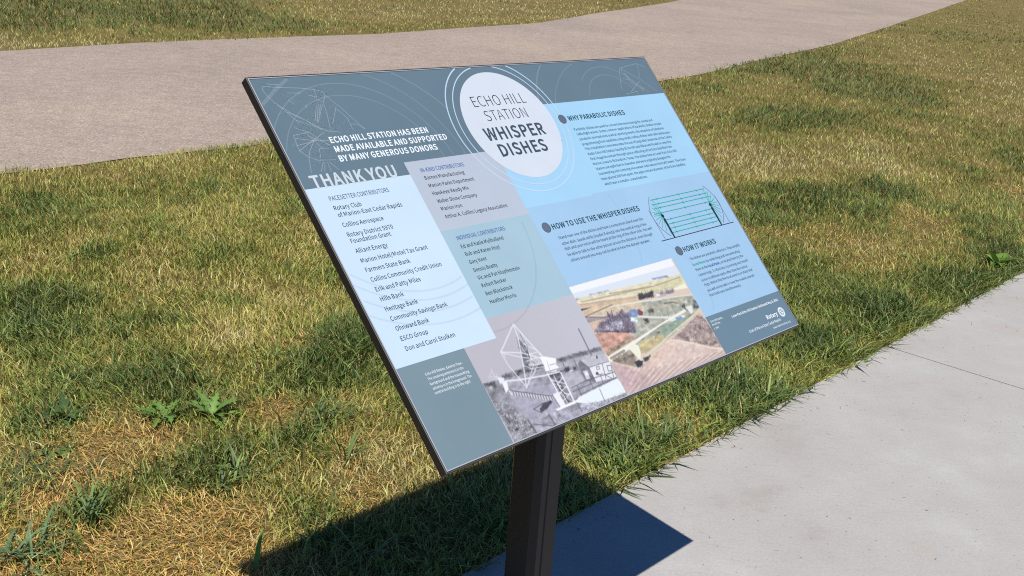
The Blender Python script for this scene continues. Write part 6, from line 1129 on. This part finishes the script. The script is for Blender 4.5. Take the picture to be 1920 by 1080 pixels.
def tuft(x, y, nb, L_, wd, label, seed, spread=.03, arc=(0, 6.283), rise=(.5, 1.35), greens=((.11, .17, .05), (.17, .24, .07), (.08, .13, .05)), group=None, cat='grass tuft', name='grass_tuft'):
    rr = random.Random(seed); V = []; F = []; C = []
    for _ in range(nb):
        c = rr.choice(greens); k = rr.uniform(.75, 1.3)
        long_blade(rr, x + rr.gauss(0, spread), y + rr.gauss(0, spread), L_ * rr.uniform(.5, 1.15), wd * rr.uniform(.6, 1.2), rr.uniform(*arc), rr.uniform(*rise), rr.uniform(.5, 1.7), [v * k for v in c], V, F, C)
    V = np.array(V) - np.array([x, y, 0]); o = fast_mesh(name, V, np.array(F), np.array(C), M_leaf); o.location = (x, y, 0)
    return tag(o, label, cat, group)
def leaf(rr, o, phi, L_, wd, rise, droop, col, V, F, C, teeth=0):
    """a broad leaf with midrib fold and a toothed edge"""
    n = 10; b = len(V); px, py, pz = o; el = rise
    for i in range(n + 1):
        t = i / n; sh = math.sin(math.pi * min(1, t * .94 + .06) ** .75); ww = wd / 2 * max(sh, .05) * (1 - teeth * (i % 2) * .55)
        if teeth == 0 and t < .18: ww = wd * .06
        nx, ny = -math.sin(phi), math.cos(phi)
        V += [(px - nx * ww, py - ny * ww, pz + ww * .35), (px, py, pz), (px + nx * ww, py + ny * ww, pz + ww * .35)]; C += [col, [c * 1.3 for c in col], [c * .93 for c in col]]
        px += math.cos(phi) * math.cos(el) * L_ / n; py += math.sin(phi) * math.cos(el) * L_ / n; pz += math.sin(el) * L_ / n; el -= droop / n
    for i in range(n):
        k = b + 3 * i; F += [(k, k + 1, k + 4), (k, k + 4, k + 3), (k + 1, k + 2, k + 5), (k + 1, k + 5, k + 4)]
def weed(x, y, nl, L_, wd, label, seed, teeth=1, col=(.12, .22, .045), rise=(.25, 1.0)):
    rr = random.Random(seed); V = []; F = []; C = []
    for i in range(nl):
        k = rr.uniform(.75, 1.25); leaf(rr, (rr.gauss(0, .008), rr.gauss(0, .008), gz + rr.uniform(0, .006)), 6.283 * i / nl + rr.uniform(-.4, .4), L_ * rr.uniform(.6, 1.1), wd * rr.uniform(.7, 1.1), rr.uniform(*rise), rr.uniform(.5, 1.2), [c * k for c in col], V, F, C, teeth)
    o = fast_mesh('broadleaf_weed', np.array(V), np.array(F), np.array(C), M_leaf); o.location = (x, y, 0)
    return tag(o, label, 'weed', 'weeds in the lawn')

weed(-1.05, 2.66, 13, .10, .034, 'bright green toothed weed left of the sign, left one of a touching pair', 1)
weed(-0.93, 2.69, 17, .10, .034, 'bright green toothed weed left of the sign, right one of a touching pair', 2, col=(.15, .26, .055))
weed(-1.22, 2.42, 6, .075, .030, 'small round-leaved green weed on bare straw near the left edge', 3, 0, (.13, .20, .06), (.1, .5))
weed(-1.29, 2.60, 15, .085, .034, 'dark leafy weed spreading at the left edge of the lawn', 8, 1, (.07, .13, .04), (.2, .9))
weed(-0.66, 2.62, 8, .07, .020, 'small narrow-leaved weed between the bright weed and the sign', 9, 1, (.11, .19, .05), (.3, 1.0))
weed(1.94, 4.99, 16, .11, .060, 'yellow-green broad-leaved weed beside the concrete at the far right', 4, 0, (.14, .24, .04), (.3, 1.1))
weed(1.00, 4.02, 7, .08, .022, 'green weed beside the concrete behind the right corner of the sign', 5, 1)
EG = 'grass clumps along the concrete edge'; LG = 'grass clumps standing in the lawn'
tuft(0.15, 2.66, 40, .09, .006, 'dense green grass clump just right of the sign post', 11, .05, group=EG)
tuft(0.40, 3.14, 60, .11, .006, 'wide bushy green grass clump below the right part of the sign', 12, .07, group=EG)
tuft(0.30, 2.84, 46, .09, .006, 'green grass clump between the post and the bushy clump', 13, .06, group=EG)
tuft(0.575, 3.09, 6, .12, .006, 'few flat blades lying out over the concrete below the sign corner', 14, .012, (-1.2, .2), (.02, .2), group=EG, cat='grass tuft')
tuft(0.66, 3.22, 7, .11, .005, 'small splayed tuft on the concrete edge, next up from the flat blades', 15, .012, (-1.2, .3), (.05, .35), group=EG)
tuft(0.125, 2.485, 10, .10, .0035, 'straggling blades reaching over the concrete at the shadow corner', 16, .012, (-.9, .6), (.03, .35), group=EG)
tuft(0.95, 3.62, 34, .09, .006, 'green clump on the concrete edge near the cross joint', 17, .035, group=EG)
tuft(-1.01, 2.13, 40, .11, .006, 'upright dark green tuft between straw patches at the lower left', 18, .02, rise=(.9, 1.45), group=LG)
tuft(-1.075, 1.95, 30, .13, .007, 'bluish green tuft in the bottom left corner', 19, .03, greens=((.10, .17, .075), (.15, .22, .10)), group=LG)
tuft(-0.53, 2.50, 14, .12, .006, 'thin tall green tuft close to the left edge of the sign', 20, .02, rise=(.9, 1.45), group=LG)
tuft(-0.62, 2.72, 34, .11, .006, 'leafy green tuft between the weeds and the sign', 21, .03, group=LG)
tuft(-0.76, 2.34, 26, .11, .006, 'green tuft beside the large straw patch', 22, .03, group=LG)
tuft(-1.22, 2.30, 60, .11, .004, 'dark flattened grass clump at the left edge', 23, .05, rise=(.1, .7), greens=((.07, .11, .045), (.12, .16, .07)), group=LG)
tuft(-0.605, 1.97, 1, .17, .011, 'single broad bright blade at the left end of the sign shadow', 24, .001, (1.45, 1.7), (1.2, 1.3), greens=((.08, .20, .03),), group=LG)
tuft(-0.40, 2.05, 9, .16, .006, 'sparse long blades standing in the sign shadow', 25, .012, rise=(.8, 1.35), group=LG)
tuft(1.75, 6.66, 14, .16, .007, 'pale upright tuft in the lawn right of the sign', 26, .03, rise=(1.0, 1.45), greens=((.30, .32, .14), (.18, .22, .08)), group=LG)
